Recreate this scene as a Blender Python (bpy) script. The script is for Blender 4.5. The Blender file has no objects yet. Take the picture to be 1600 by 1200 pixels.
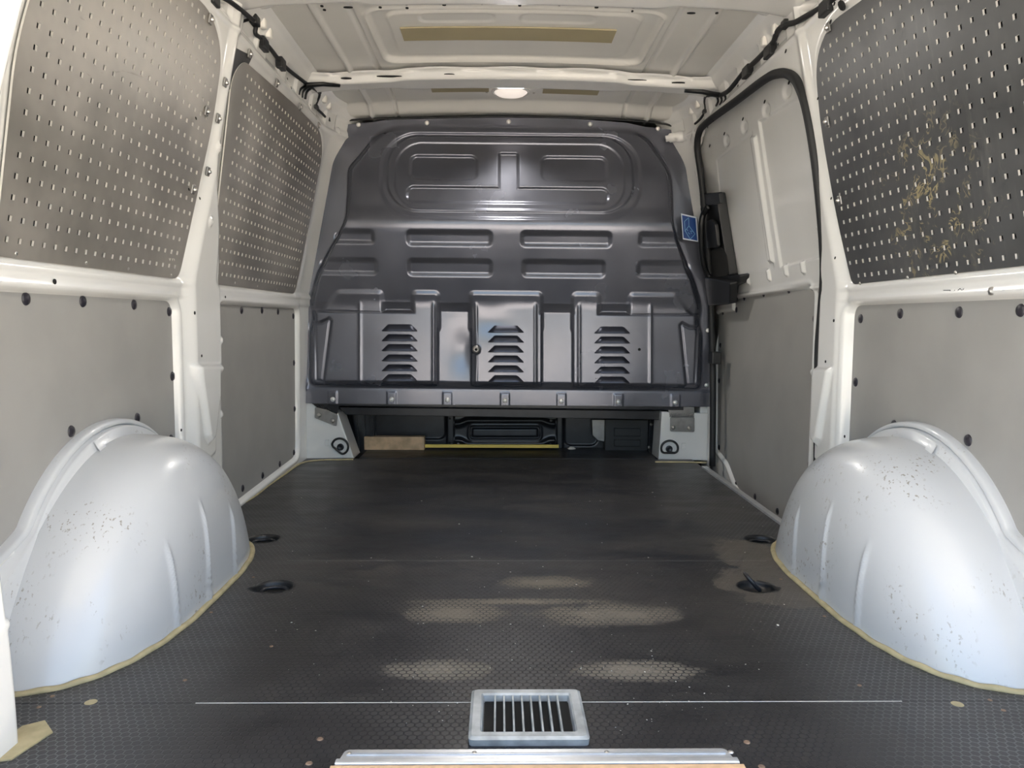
import bpy, bmesh, math, random
import numpy as np
from mathutils import Vector, Matrix
random.seed(7); np.random.seed(7)
S = bpy.context.scene
COL = S.collection

# ------------------------------------------------------------------ camera, world, sun, exposure
CAM = np.array([-0.04, 0.0, 0.56]); FPX = 1200.0
yaw, pitch, roll = 0.0175, 0.0833, 0.006
Fv = np.array([math.sin(yaw)*math.cos(pitch), math.cos(yaw)*math.cos(pitch), -math.sin(pitch)])
R0 = np.cross(Fv, [0, 0, 1.]); R0 /= np.linalg.norm(R0); U0 = np.cross(R0, Fv)
Rv = R0*math.cos(roll) + U0*math.sin(roll); Uv = np.cross(Rv, Fv)
cd = bpy.data.cameras.new('camera'); cd.lens = 36*FPX/1600; cd.sensor_width = 36; cd.clip_start = .01
cam = bpy.data.objects.new('camera', cd); COL.objects.link(cam)
cam.matrix_world = Matrix(((Rv[0], Uv[0], -Fv[0], CAM[0]), (Rv[1], Uv[1], -Fv[1], CAM[1]), (Rv[2], Uv[2], -Fv[2], CAM[2]), (0, 0, 0, 1)))
S.camera = cam
W = bpy.data.worlds.new('sky'); S.world = W; W.use_nodes = True
wn = W.node_tree.nodes; bg = wn['Background']
sky = wn.new('ShaderNodeTexSky'); sky.sky_type = 'NISHITA'; sky.sun_disc = False
sky.sun_elevation = math.radians(58); sky.sun_rotation = math.radians(45); sky.air_density = 1.2; sky.dust_density = 2.5
W.node_tree.links.new(sky.outputs[0], bg.inputs[0]); bg.inputs[1].default_value = 0.30
sd = bpy.data.lights.new('sun', 'SUN'); sd.energy = 15.0; sd.angle = math.radians(0.6); sd.color = (1, .93, .82)
sun = bpy.data.objects.new('sun', sd); COL.objects.link(sun)
sun.rotation_euler = Vector((-.37, -.37, -.85)).to_track_quat('-Z', 'Y').to_euler()
S.view_settings.view_transform = 'Standard'; S.view_settings.look = 'None'
S.view_settings.gamma = 1; S.view_settings.use_curve_mapping = False
S.view_settings.exposure = 1.2
S.cycles.max_bounces = 10; S.cycles.diffuse_bounces = 7; S.cycles.glossy_bounces = 5

# ------------------------------------------------------------------ helpers
def ray(px, py):
    px = np.asarray(px, float); py = np.asarray(py, float)
    a = (px-800)/FPX; b = (600-py)/FPX
    return a[..., None]*Rv + b[..., None]*Uv + Fv
def on_Y(px, py, Y):
    d = ray(px, py); return CAM + d*((Y-CAM[1])/d[..., 1])[..., None]
def on_z(px, py, z=0.0):
    d = ray(px, py); return CAM + d*((z-CAM[2])/d[..., 2])[..., None]
PZ = [-.3, .64, .66, 1.25, 1.325, 1.355, 1.385]
PX = [.82, .82, .818, .7012, .688, .665, .62]
def prof(z): return np.interp(z, PZ, PX)
def on_wall(px, py, s, off=0.0):
    """hit of the line of sight with the side wall s (-1 left, 1 right), off metres inboard of it"""
    d = ray(float(px), float(py)); lo, hi = .5, 4.5
    for _ in range(50):
        t = (lo+hi)/2; p = CAM + d*t
        if s*p[0] > prof(p[2])-off: hi = t
        else: lo = t
    return CAM + d*lo
def ss(x, a, b):
    t = np.clip((x-a)/(b-a), 0, 1); return t*t*(3-2*t)
def rr(x, y, x0, x1, y0, y1, r):
    cx, cy, hx, hy = (x0+x1)/2, (y0+y1)/2, (x1-x0)/2-r, (y1-y0)/2-r
    qx = np.abs(x-cx)-hx; qy = np.abs(y-cy)-hy
    return np.hypot(np.maximum(qx, 0), np.maximum(qy, 0)) + np.minimum(np.maximum(qx, qy), 0) - r
def polysd(x, y, P):
    d = np.full(np.shape(x), 1e9); ins = np.zeros(np.shape(x), bool)
    n = len(P)
    for i in range(n):
        ax, ay = P[i]; bx, by = P[(i+1) % n]
        ex, ey = bx-ax, by-ay; L = ex*ex+ey*ey+1e-12
        t = np.clip(((x-ax)*ex+(y-ay)*ey)/L, 0, 1)
        d = np.minimum(d, np.hypot(x-ax-t*ex, y-ay-t*ey))
        c = ((ay > y) != (by > y)) & (x < ex*(y-ay)/(ey if abs(ey) > 1e-12 else 1e-12)+ax)
        ins ^= c
    return np.where(ins, -d, d)
def link(o, parent=None):
    COL.objects.link(o)
    if parent is not None:
        o.parent = parent
    return o
def tag(o, label=None, cat=None, group=None, kind=None):
    if label: o['label'] = label
    if cat: o['category'] = cat
    if group: o['group'] = group
    if kind: o['kind'] = kind
    return o
def empty(name, loc, label=None, cat=None, group=None, kind=None):
    o = bpy.data.objects.new(name, None); o.location = Vector([float(v) for v in loc]); o.empty_display_size = .03
    COL.objects.link(o); return tag(o, label, cat, group, kind)
def setp(o, parent):
    """parent keeping the world place of geometry written in world coordinates"""
    if parent is not None:
        o.parent = parent
        o.matrix_parent_inverse = Matrix.Translation(parent_loc(parent)).inverted()
    return o
def parent_loc(p):
    v = Vector(p.location)
    q = p
    while q.parent is not None:
        q = q.parent
        break
    if p.parent is not None:   # parts carry geometry in world coordinates and sit at the world origin
        return Vector((0, 0, 0))
    return v
def add(name, me, mat, parent=None, smooth=True):
    if smooth is not None:
        me.polygons.foreach_set('use_smooth', [bool(smooth)]*len(me.polygons))
    o = bpy.data.objects.new(name, me)
    if mat is not None and len(me.materials) == 0: me.materials.append(mat)
    COL.objects.link(o); return setp(o, parent)
def grid(name, P, mat, parent=None, keep=None, close_u=False, smooth=True):
    nv, nu = P.shape[:2]
    idx = np.arange(nu*nv).reshape(nv, nu)
    f = np.stack([idx[:-1, :-1], idx[:-1, 1:], idx[1:, 1:], idx[1:, :-1]], -1).reshape(-1, 4)
    if keep is not None: f = f[keep[:-1, :-1].ravel() & keep[1:, 1:].ravel() & keep[:-1, 1:].ravel() & keep[1:, :-1].ravel()]
    me = bpy.data.meshes.new(name)
    me.vertices.add(nu*nv); me.vertices.foreach_set('co', P.reshape(-1).astype(np.float32))
    me.loops.add(len(f)*4); me.loops.foreach_set('vertex_index', f.ravel().astype(np.int32))
    me.polygons.add(len(f)); me.polygons.foreach_set('loop_start', np.arange(0, len(f)*4, 4, dtype=np.int32))
    me.update(calc_edges=True)
    if keep is not None:
        bm = bmesh.new(); bm.from_mesh(me)
        bmesh.ops.delete(bm, geom=[v for v in bm.verts if not v.link_faces], context='VERTS'); bm.to_mesh(me); bm.free()
    return add(name, me, mat, parent, smooth)
def rounded(pts, r, n=6):
    """round the corners of a polygon; r is a number or one per corner"""
    out = []; m = len(pts)
    for i in range(m):
        p = np.array(pts[i], float); a = np.array(pts[i-1], float); b = np.array(pts[(i+1) % m], float)
        ri = r[i] if isinstance(r, (list, tuple)) else r
        if ri <= 0: out.append(tuple(p)); continue
        da = a-p; db = b-p; la = np.linalg.norm(da); lb = np.linalg.norm(db)
        k = min(ri, la*.49, lb*.49); A = p+da/la*k; B = p+db/lb*k
        for j in range(n+1):
            t = j/n; out.append(tuple((1-t)**2*A+2*t*(1-t)*p+t*t*B))
    return out
def plate_mesh(outline, holes, t, M, mat, edge_mat=None, bevel=0):
    cu = bpy.data.curves.new('plate', 'CURVE'); cu.dimensions = '2D'; cu.fill_mode = 'BOTH'
    for loop in [outline]+list(holes):
        sp = cu.splines.new('POLY'); sp.points.add(len(loop)-1)
        for k, p in enumerate(loop): sp.points[k].co = (p[0], p[1], 0, 1)
        sp.use_cyclic_u = True
    cu.extrude = t/2-bevel; cu.bevel_depth = bevel; cu.bevel_resolution = 1; cu.offset = -bevel
    o = bpy.data.objects.new('plate', cu); COL.objects.link(o)
    me = bpy.data.meshes.new_from_object(o)
    bpy.data.objects.remove(o); bpy.data.curves.remove(cu)
    me.materials.clear(); me.materials.append(mat)
    if edge_mat:
        me.materials.append(edge_mat)
        me.polygons.foreach_set('material_index', [0 if abs(p.normal.z) > .5 else 1 for p in me.polygons])
    me.transform(M); me.update()
    return me
def box_bm(bm, c, h, M=None, bevel=0, seg=2):
    r = bmesh.ops.create_cube(bm, size=1)
    vs = r['verts']
    bmesh.ops.scale(bm, vec=(2*h[0], 2*h[1], 2*h[2]), verts=vs)
    if bevel:
        es = list({e for v in vs for e in v.link_edges})
        q = bmesh.ops.bevel(bm, geom=es, offset=bevel, segments=seg, affect='EDGES', profile=.5)
        vs = list({v for f in q['faces'] for v in f.verts} | set(v for v in vs if v.is_valid))
    if M is not None: bmesh.ops.transform(bm, matrix=M, verts=vs)
    bmesh.ops.translate(bm, vec=Vector([float(x) for x in c]), verts=vs)
def box(name, c, h, mat, parent=None, M=None, bevel=.002, seg=2):
    bm = bmesh.new(); box_bm(bm, c, h, M, bevel, seg)
    me = bpy.data.meshes.new(name); bm.to_mesh(me); bm.free()
    return add(name, me, mat, parent, False)
def tube_mesh(pts, r, n=8, closed=False, flat=None):
    P = [Vector([float(c) for c in p]) for p in pts]; m = len(P)
    bm = bmesh.new(); rings = []; up = Vector((0, 0, 1)); prev = None
    for i, p in enumerate(P):
        a = P[i-1] if (i > 0 or closed) else P[i]; b = P[(i+1) % m] if (i < m-1 or closed) else P[i]
        t = (b-a).normalized()
        if prev is None:
            x = t.cross(up if abs(t.z) < .9 else Vector((1, 0, 0))).normalized()
        else:
            x = (prev-t*prev.dot(t)).normalized()
        prev = x; y = t.cross(x)
        ri = r[i] if isinstance(r, (list, tuple)) else r
        rings.append([bm.verts.new(p+x*math.cos(2*math.pi*k/n)*ri+y*math.sin(2*math.pi*k/n)*ri*(flat or 1)) for k in range(n)])
    for i in range(m if closed else m-1):
        A = rings[i]; B = rings[(i+1) % m]
        for k in range(n): bm.faces.new((A[k], A[(k+1) % n], B[(k+1) % n], B[k]))
    if not closed:
        bm.faces.new(rings[0][::-1]); bm.faces.new(rings[-1])
    me = bpy.data.meshes.new('tube'); bmesh.ops.recalc_face_normals(bm, faces=bm.faces[:]); bm.to_mesh(me); bm.free(); return me
def tube(name, pts, r, mat, parent=None, n=8, closed=False, flat=None):
    return add(name, tube_mesh(pts, r, n, closed, flat), mat, parent, True)
def smooth_path(pts, k=6, closed=False):
    P = [np.array(p, float) for p in pts]; out = []; m = len(P)
    for i in range(m if closed else m-1):
        p0 = P[i-1] if (i > 0 or closed) else P[i]; p1 = P[i]; p2 = P[(i+1) % m]; p3 = P[(i+2) % m] if (i+2 < m or closed) else P[-1]
        for j in range(k):
            t = j/k
            out.append(.5*((2*p1)+(p2-p0)*t+(2*p0-5*p1+4*p2-p3)*t*t+(3*p1-p0-3*p2+p3)*t**3))
    if not closed: out.append(P[-1])
    return out
def lathe_mesh(profile, n=16):
    bm = bmesh.new(); rings = []
    for (r, h) in profile:
        rings.append([bm.verts.new((r*math.cos(2*math.pi*k/n), r*math.sin(2*math.pi*k/n), h)) for k in range(n)] if r > 1e-6 else [bm.verts.new((0, 0, h))])
    for A, B in zip(rings, rings[1:]):
        for k in range(n):
            a = (A[k % len(A)], A[(k+1) % len(A)], B[(k+1) % len(B)], B[k % len(B)])
            q = []
            for v in a:
                if v not in q: q.append(v)
            if len(q) > 2: bm.faces.new(q)
    bmesh.ops.recalc_face_normals(bm, faces=bm.faces[:])
    me = bpy.data.meshes.new('lathe'); bm.to_mesh(me); bm.free(); me.polygons.foreach_set('use_smooth', [True]*len(me.polygons)); return me
def place(name, me, p, nrm, parent, spin=0, scale=1):
    """instance of a shared mesh, its local z along nrm, at world p"""
    o = bpy.data.objects.new(name, me); COL.objects.link(o)
    q = Vector([float(c) for c in nrm]).to_track_quat('Z', 'Y').to_matrix().to_4x4()
    Mx = Matrix.Translation(Vector([float(c) for c in p])) @ q @ Matrix.Rotation(spin, 4, 'Z') @ Matrix.Diagonal((scale, scale, scale, 1))
    if parent is not None:
        o.parent = parent
        o.matrix_basis = Matrix.Translation(parent_loc(parent)).inverted() @ Mx
    else:
        o.matrix_basis = Mx
    return o

# ------------------------------------------------------------------ materials
def srgb(r, g, b):
    f = lambda c: (c/255/12.92) if c/255 <= .04045 else ((c/255+.055)/1.055)**2.4
    return (f(r), f(g), f(b), 1)
class NT:
    def __init__(s, m): s.t = m.node_tree; s.n = s.t.nodes; s.l = s.t.links
    def node(s, typ, **kw):
        q = s.n.new(typ)
        for k, v in kw.items(): setattr(q, k, v)
        return q
    def inp(s, sock, v):
        if isinstance(v, bpy.types.NodeSocket): s.l.new(v, sock)
        else: sock.default_value = v
    def math(s, op, a, b=0, c=0, clamp=False):
        q = s.node('ShaderNodeMath', operation=op, use_clamp=clamp); s.inp(q.inputs[0], a); s.inp(q.inputs[1], b)
        if op in ('MULTIPLY_ADD', 'COMPARE', 'SMOOTH_MIN'): s.inp(q.inputs[2], c)
        return q.outputs[0]
    def vm(s, op, a, b=(0, 0, 0), scale=None):
        q = s.node('ShaderNodeVectorMath', operation=op); s.inp(q.inputs[0], a); s.inp(q.inputs[1], b)
        if scale is not None: s.inp(q.inputs['Scale'], scale)
        return q
    def noise(s, vec, scale, detail=3, rough=.5, out='Fac', dist=0):
        q = s.node('ShaderNodeTexNoise'); s.inp(q.inputs['Vector'], vec); q.inputs['Scale'].default_value = scale
        q.inputs['Detail'].default_value = detail; q.inputs['Roughness'].default_value = rough; q.inputs['Distortion'].default_value = dist
        return q.outputs[out]
    def ramp(s, v, a, b, lo=0., hi=1.):
        q = s.node('ShaderNodeMapRange', interpolation_type='SMOOTHSTEP'); s.inp(q.inputs[0], v)
        q.inputs[1].default_value = a; q.inputs[2].default_value = b; q.inputs[3].default_value = lo; q.inputs[4].default_value = hi
        return q.outputs[0]
    def mix(s, f, a, b):
        q = s.node('ShaderNodeMix', data_type='RGBA'); s.inp(q.inputs[0], f); s.inp(q.inputs[6], a); s.inp(q.inputs[7], b); return q.outputs[2]
    def geo(s): return s.node('ShaderNodeNewGeometry').outputs['Position']
def mat(name, col, rough=.5, metal=0., var=0., vscale=4., bump=0., bscale=200., spec=.5, coat=0., rvar=0.):
    m = bpy.data.materials.new(name); m.use_nodes = True; t = NT(m); b = t.n['Principled BSDF']
    b.inputs['Roughness'].default_value = rough; b.inputs['Metallic'].default_value = metal
    b.inputs['Specular IOR Level'].default_value = spec; b.inputs['Coat Weight'].default_value = coat; b.inputs['Coat Roughness'].default_value = .08
    b.inputs['Base Color'].default_value = col
    g = t.geo()
    nz = t.noise(g, vscale, 4)
    if var:
        dark = tuple(c*(1-var) for c in col[:3])+(1,); light = tuple(min(1, c*(1+var)) for c in col[:3])+(1,)
        t.l.new(t.mix(t.ramp(nz, .3, .7), dark, light), b.inputs['Base Color'])
    if rvar: t.l.new(t.ramp(nz, .3, .7, rough-rvar, rough+rvar), b.inputs['Roughness'])
    if bump:
        bp = t.node('ShaderNodeBump'); bp.inputs['Strength'].default_value = bump; bp.inputs['Distance'].default_value = .001
        t.l.new(t.noise(g, bscale, 2), bp.inputs['Height']); t.l.new(bp.outputs[0], b.inputs['Normal'])
    return m
def scuffed(name, col, dirtcol, rough, amount=.66, coat=0.):
    m = bpy.data.materials.new(name); m.use_nodes = True; t = NT(m); b = t.n['Principled BSDF']
    b.inputs['Roughness'].default_value = rough; b.inputs['Coat Weight'].default_value = coat; b.inputs['Coat Roughness'].default_value = .05
    g = t.geo(); st = t.vm('MULTIPLY', g, (1.6, 1., .8)).outputs[0]
    specks = t.ramp(t.noise(st, 115, 3, .6), amount, amount+.05)
    zone = t.ramp(t.noise(g, 9, 3), .5, .68)
    sm = t.ramp(t.noise(g, 5, 4, .6), .45, .8, 0, .22)
    c = t.mix(sm, col, tuple(x*.8 for x in col[:3])+(1,))
    t.l.new(t.mix(t.math('MULTIPLY', specks, zone), c, dirtcol), b.inputs['Base Color'])
    return m
M_white = mat('white_body_paint', (.78, .78, .765, 1), .22, var=.03, vscale=3, coat=.5)
M_arch = scuffed('scuffed_white_arch_paint', (.56, .578, .60, 1), (.28, .26, .23, 1), .28, .60, coat=.35)
M_roof = mat('roof_primer', (.70, .69, .66, 1), .32, var=.05, vscale=3, coat=.2)
M_liner = mat('grey_lining_board', srgb(155, 154, 151), .5, var=.05, vscale=6, spec=.4, bump=.05, bscale=900)
M_edge = mat('raw_board_edge', srgb(214, 176, 135), .7, var=.1, vscale=60)
M_clip = mat('dark_plastic_clip', srgb(38, 36, 44), .4)
M_black = mat('black_plastic', srgb(24, 25, 27), .42)
M_rubber = mat('black_rubber', srgb(30, 31, 33), .6)
M_deep = mat('dark_opening', (.006, .006, .006, 1), .9)
M_steel = mat('bare_steel', (.62, .60, .57, 1), .3, metal=.9, var=.1, vscale=40)
M_holeedge = mat('painted_lit_edge', (.66, .64, .60, 1), .45, metal=.2)  # light caught on the hole walls, painted in as a pale edge colour
M_zinc = mat('dull_zinc', (.28, .27, .26, 1), .42, metal=.8, var=.15, vscale=30)
M_rivet = mat('bright_rivet', (.85, .83, .8, 1), .3, metal=.3)
M_bulk = mat('dark_blue_steel_paint', (.155, .162, .195, 1), .24, metal=.66, var=.08, vscale=5, rvar=.04, bump=.04, bscale=300)
M_bulk2 = mat('dark_blue_flange_paint', (.05, .055, .075, 1), .36, metal=.7)
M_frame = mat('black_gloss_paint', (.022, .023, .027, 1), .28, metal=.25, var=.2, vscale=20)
M_alu = mat('brushed_aluminium', (.70, .71, .72, 1), .38, metal=.75, var=.06, vscale=50)
M_seal = mat('cream_sealant', srgb(176, 164, 128), .6, var=.12, vscale=40)
M_tan = mat('tan_damping_pad', srgb(168, 158, 128), .6, var=.04)
M_wood = mat('rough_pine', srgb(205, 175, 140), .75, var=.2, vscale=25, bump=.3, bscale=90)
M_yellow = mat('yellow_strip', srgb(232, 205, 100), .5)
M_blue = mat('blue_label', srgb(16, 62, 128), .35)
M_label = mat('white_label_print', srgb(215, 222, 235), .4)
M_line = mat('pale_blue_print', srgb(110, 160, 205), .4)
M_grate = mat('weathered_cast_aluminium', (.40, .415, .41, 1), .5, metal=.35, var=.25, vscale=35)
M_rust = mat('rusty_screw', srgb(150, 125, 105), .5, metal=.4, var=.2, vscale=200)
M_crumb = mat('pale_crumbs', srgb(225, 220, 210), .7)
M_asphalt = mat('sunlit_paving', (.48, .435, .37, 1), .9, var=.12, vscale=2)
M_foam = mat('white_foam', (.85, .83, .78, 1), .7)

def lamp_mat():
    m = bpy.data.materials.new('lit_lamp_lens'); m.use_nodes = True; b = m.node_tree.nodes['Principled BSDF']
    b.inputs['Base Color'].default_value = (.9, .88, .85, 1); b.inputs['Roughness'].default_value = .35
    b.inputs['Emission Color'].default_value = (1, .86, .76, 1); b.inputs['Emission Strength'].default_value = .28
    return m
M_lamp = lamp_mat()

def pegboard_mat(name, col, rough, scratch, metal=.6):
    m = bpy.data.materials.new(name); m.use_nodes = True; t = NT(m); b = t.n['Principled BSDF']
    b.inputs['Metallic'].default_value = metal
    g = t.geo(); n1 = t.noise(g, 4, 4, .6)
    c = t.mix(t.ramp(n1, .3, .75), tuple(x*.8 for x in col[:3])+(1,), tuple(x*1.25 for x in col[:3])+(1,))
    n2 = t.noise(t.vm('MULTIPLY', g, (1, .5, 2)).outputs[0], 14, 6, .7, dist=1.5)
    smudge = t.ramp(n2, .64, .74)
    c = t.mix(t.math('MULTIPLY', smudge, .35), c, tuple(x*.45 for x in col[:3])+(1,))
    if scratch is not None:
        (sy, sz, r) = scratch
        d = t.vm('DISTANCE', g, (.78, sy, sz)).outputs['Value']
        zone = t.ramp(d, r, r*.25)
        wv = t.noise(t.vm('MULTIPLY', g, (1, 1, 1.2)).outputs[0], 17, 2, .5, dist=3.0)
        line = t.ramp(t.math('ABSOLUTE', t.math('SUBTRACT', wv, .5)), .045, .02)
        pick = t.ramp(t.noise(g, 24, 2), .50, .6)
        f = t.math('MULTIPLY', t.math('MULTIPLY', line, pick), zone, clamp=True)
        c = t.mix(t.math('MULTIPLY', f, .85), c, srgb(178, 165, 125))
        dust = t.ramp(t.noise(t.vm('MULTIPLY', g, (1, 3, .6)).outputs[0], 9, 6, .75), .5, .75, 0, .35)
        c = t.mix(t.math('MULTIPLY', dust, t.ramp(d, r*2.2, r*.4)), c, srgb(130, 128, 122))
    t.l.new(c, b.inputs['Base Color'])
    t.l.new(t.ramp(n1, .3, .7, rough-.06, rough+.08), b.inputs['Roughness'])
    return m
M_pegL = pegboard_mat('grey_perforated_steel', (.37, .35, .32, 1), .42, None)
M_pegR = pegboard_mat('scratched_anthracite_perforated_steel', (.085, .087, .09, 1), .38, (1.47, .77, .24), .3)

def floor_mat():
    m = bpy.data.materials.new('hexagon_film_plywood'); m.use_nodes = True; t = NT(m); b = t.n['Principled BSDF']
    g = t.geo()
    P = .0123; r = (1, 1.7320508, 1)
    p = t.vm('MULTIPLY', g, (1/P, 1/P, 0)).outputs[0]
    def cell(q):
        fr = t.vm('FRACTION', t.vm('DIVIDE', q, r).outputs[0]).outputs[0]
        return t.vm('SUBTRACT', t.vm('MULTIPLY', fr, r).outputs[0], (.5, .8660254, 0)).outputs[0]
    a = cell(p); c2 = cell(t.vm('SUBTRACT', p, (.5, .8660254, 0)).outputs[0])
    def hexd(v):
        ab = t.vm('ABSOLUTE', v).outputs[0]; s = t.node('ShaderNodeSeparateXYZ'); t.l.new(ab, s.inputs[0])
        return t.math('SUBTRACT', .5, t.math('MAXIMUM', s.outputs[0], t.math('ADD', t.math('MULTIPLY', s.outputs[0], .5), t.math('MULTIPLY', s.outputs[1], .8660254))))
    e = t.math('MAXIMUM', hexd(a), hexd(c2))        # 0 on the grooves, .5 at cell centres
    groove = t.ramp(e, .035, .10, 1, 0)
    sx = t.node('ShaderNodeSeparateXYZ'); t.l.new(g, sx.inputs[0]); X, Y = sx.outputs[0], sx.outputs[1]
    warp = t.math('MULTIPLY', t.math('SUBTRACT', t.noise(g, 18, 6, .7), .5), 1.5)
    fine = t.math('MULTIPLY', t.math('SUBTRACT', t.noise(g, 60, 3, .6), .5), .5)
    def patch(px, py, hw, hh, sharp=1.0):
        c = on_z(float(px), float(py)); l = on_z(float(px-hw), float(py)); n = on_z(float(px), float(py+hh))
        rx = abs(c[0]-l[0]); ry = abs(c[1]-n[1])
        dx = t.math('DIVIDE', t.math('SUBTRACT', X, float(c[0])), float(rx)); dy = t.math('DIVIDE', t.math('SUBTRACT', Y, float(c[1])), float(ry))
        d = t.math('SQRT', t.math('ADD', t.math('MULTIPLY', dx, dx), t.math('MULTIPLY', dy, dy)))
        return t.math('ADD', t.math('ADD', d, warp), fine)
    def union(lst):
        v = lst[0]
        for q in lst[1:]: v = t.math('MINIMUM', v, q)
        return v
    dust = union([patch(*q) for q in [(712, 957, 62, 14), (950, 960, 90, 14), (690, 1047, 65, 13), (992, 1048, 75, 14), (850, 910, 60, 8), (800, 940, 120, 4)]])
    core = t.ramp(dust, .8, .4)          # fully dusty
    halo = t.ramp(dust, 1.5, .95, 0, .85)
    halo_c = t.math('MULTIPLY', halo, t.ramp(groove, .1, .6, 1, .04))
    dustf = t.math('MAXIMUM', core, halo_c)
    water = union([patch(*q) for q in [(1180, 868, 62, 24), (1215, 905, 85, 20), (1160, 912, 42, 14), (1230, 935, 60, 14)]])
    wet = t.ramp(water, 1.12, 1.0, 0, .75)
    soft = union([patch(*q) for q in [(1050, 848, 120, 14), (560, 895, 190, 26), (940, 885, 90, 7), (1030, 790, 190, 20), (640, 812, 90, 10), (1080, 930, 240, 50)]])
    softf = t.ramp(soft, 1.7, .4, 0, .12)
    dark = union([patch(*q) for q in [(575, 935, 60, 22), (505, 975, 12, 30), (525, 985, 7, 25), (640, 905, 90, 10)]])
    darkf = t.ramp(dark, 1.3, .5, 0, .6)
    streak = t.noise(t.vm('MULTIPLY', g, (.8, 1.8, 1)).outputs[0], 5, 7, .68)
    base = t.mix(t.ramp(streak, .35, .72), (.0125, .0120, .0138, 1), (.034, .032, .031, 1))
    base = t.mix(t.math('MULTIPLY', t.ramp(t.noise(t.vm('MULTIPLY', g, (.9, 2.5, 1)).outputs[0], 7, 8, .75), .55, .75), .25), base, (.07, .064, .056, 1))
    # pale outline of the pattern where dust sits in the grooves towards the sides
    side = t.ramp(t.math('ABSOLUTE', X), .38, .62)
    base = t.mix(t.math('MULTIPLY', side, .5), base, (.055, .054, .054, 1))
    base = t.mix(t.math('MULTIPLY', groove, .9), base, t.mix(side, (.006, .006, .008, 1), (.115, .115, .115, 1)))
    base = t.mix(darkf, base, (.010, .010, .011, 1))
    base = t.mix(softf, base, (.16, .14, .115, 1))
    base = t.mix(wet, base, (.115, .10, .082, 1))
    base = t.mix(dustf, base, (.17, .15, .12, 1))
    sp = t.ramp(t.noise(g, 330, 1), .74, .78)
    base = t.mix(t.math('MULTIPLY', sp, .5), base, (.35, .33, .3, 1))
    t.l.new(base, b.inputs['Base Color'])
    b.inputs['Specular IOR Level'].default_value = .45
    t.l.new(t.math('ADD', t.ramp(streak, .3, .75, .33, .55), t.math('MULTIPLY', dustf, .3)), b.inputs['Roughness'])
    bp = t.node('ShaderNodeBump'); bp.inputs['Strength'].default_value = .7; bp.inputs['Distance'].default_value = .0009
    t.l.new(t.math('SUBTRACT', 1, groove), bp.inputs['Height']); t.l.new(bp.outputs[0], b.inputs['Normal'])
    return m
M_floor = floor_mat()

# ------------------------------------------------------------------ outline data shared by walls, linings and boards  (Y, z)
def wy(px, py, s): p = on_wall(px, py, s); return (float(p[1]), float(p[2]))
ARCH = dict(Yc=1.53, L=.42, H=.325, S=.213, n=3.0, FL=.36, FH=.348)
def arch_arc(k, Y0, Y1, n=24):
    """points of the wheel house outline on the wall, scaled k, from Y0 to Y1"""
    out = []
    for i in range(n+1):
        Y = Y0+(Y1-Y0)*i/n; q = 1-((Y-ARCH['Yc'])/(ARCH['FL']*k))**2
        out.append((Y, ARCH['FH']*k*math.sqrt(max(q, 0))))
    return out
REARLOW = rounded([(.98, .175), (.98, .60), (1.858, .60), (1.858, .15)], [0, .02, .035, 0])
REARLOW += list(reversed(arch_arc(.985, 1.235, 1.85))) + [(1.195, .200), (1.13, .184), (1.06, .176)]
FRONTLOW = rounded([(2.132, .012), (2.132, .598), (2.972, .598), (2.945, .032)], [.02, .03, .03, .05])
PEG_REAR = rounded([(1.19, .655), (1.170, .95), (1.185, 1.04), (1.24, 1.15), (1.36, 1.232), (1.60, 1.242), (1.80, 1.247), (1.895, 1.19), (1.908, 1.04), (1.88, .80), (1.862, .655)],
                   [.01, .06, .03, .06, .06, .02, .06, .06, .08, .08, .03])
PEG_RIGHT = rounded([(1.14, .655), (1.12, .95), (1.135, 1.04), (1.19, 1.13), (1.32, 1.205), (1.60, 1.214), (1.76, 1.225), (1.855, 1.175), (1.878, 1.04), (1.868, .82), (1.840, .652)],
                   [.01, .06, .03, .06, .06, .02, .06, .06, .08, .08, .02])
PEG_FRONT = rounded([(2.062, .655), (2.035, .80), (1.995, 1.05), wy(353, 126, -1), wy(361, 106, -1), wy(373, 93, -1), (2.50, 1.238), (2.86, 1.240), (2.945, 1.18), (2.935, .85), (2.910, .655)],
                    [.02, .05, .03, .02, .03, .03, .02, .05, .05, .1, .03])

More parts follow.
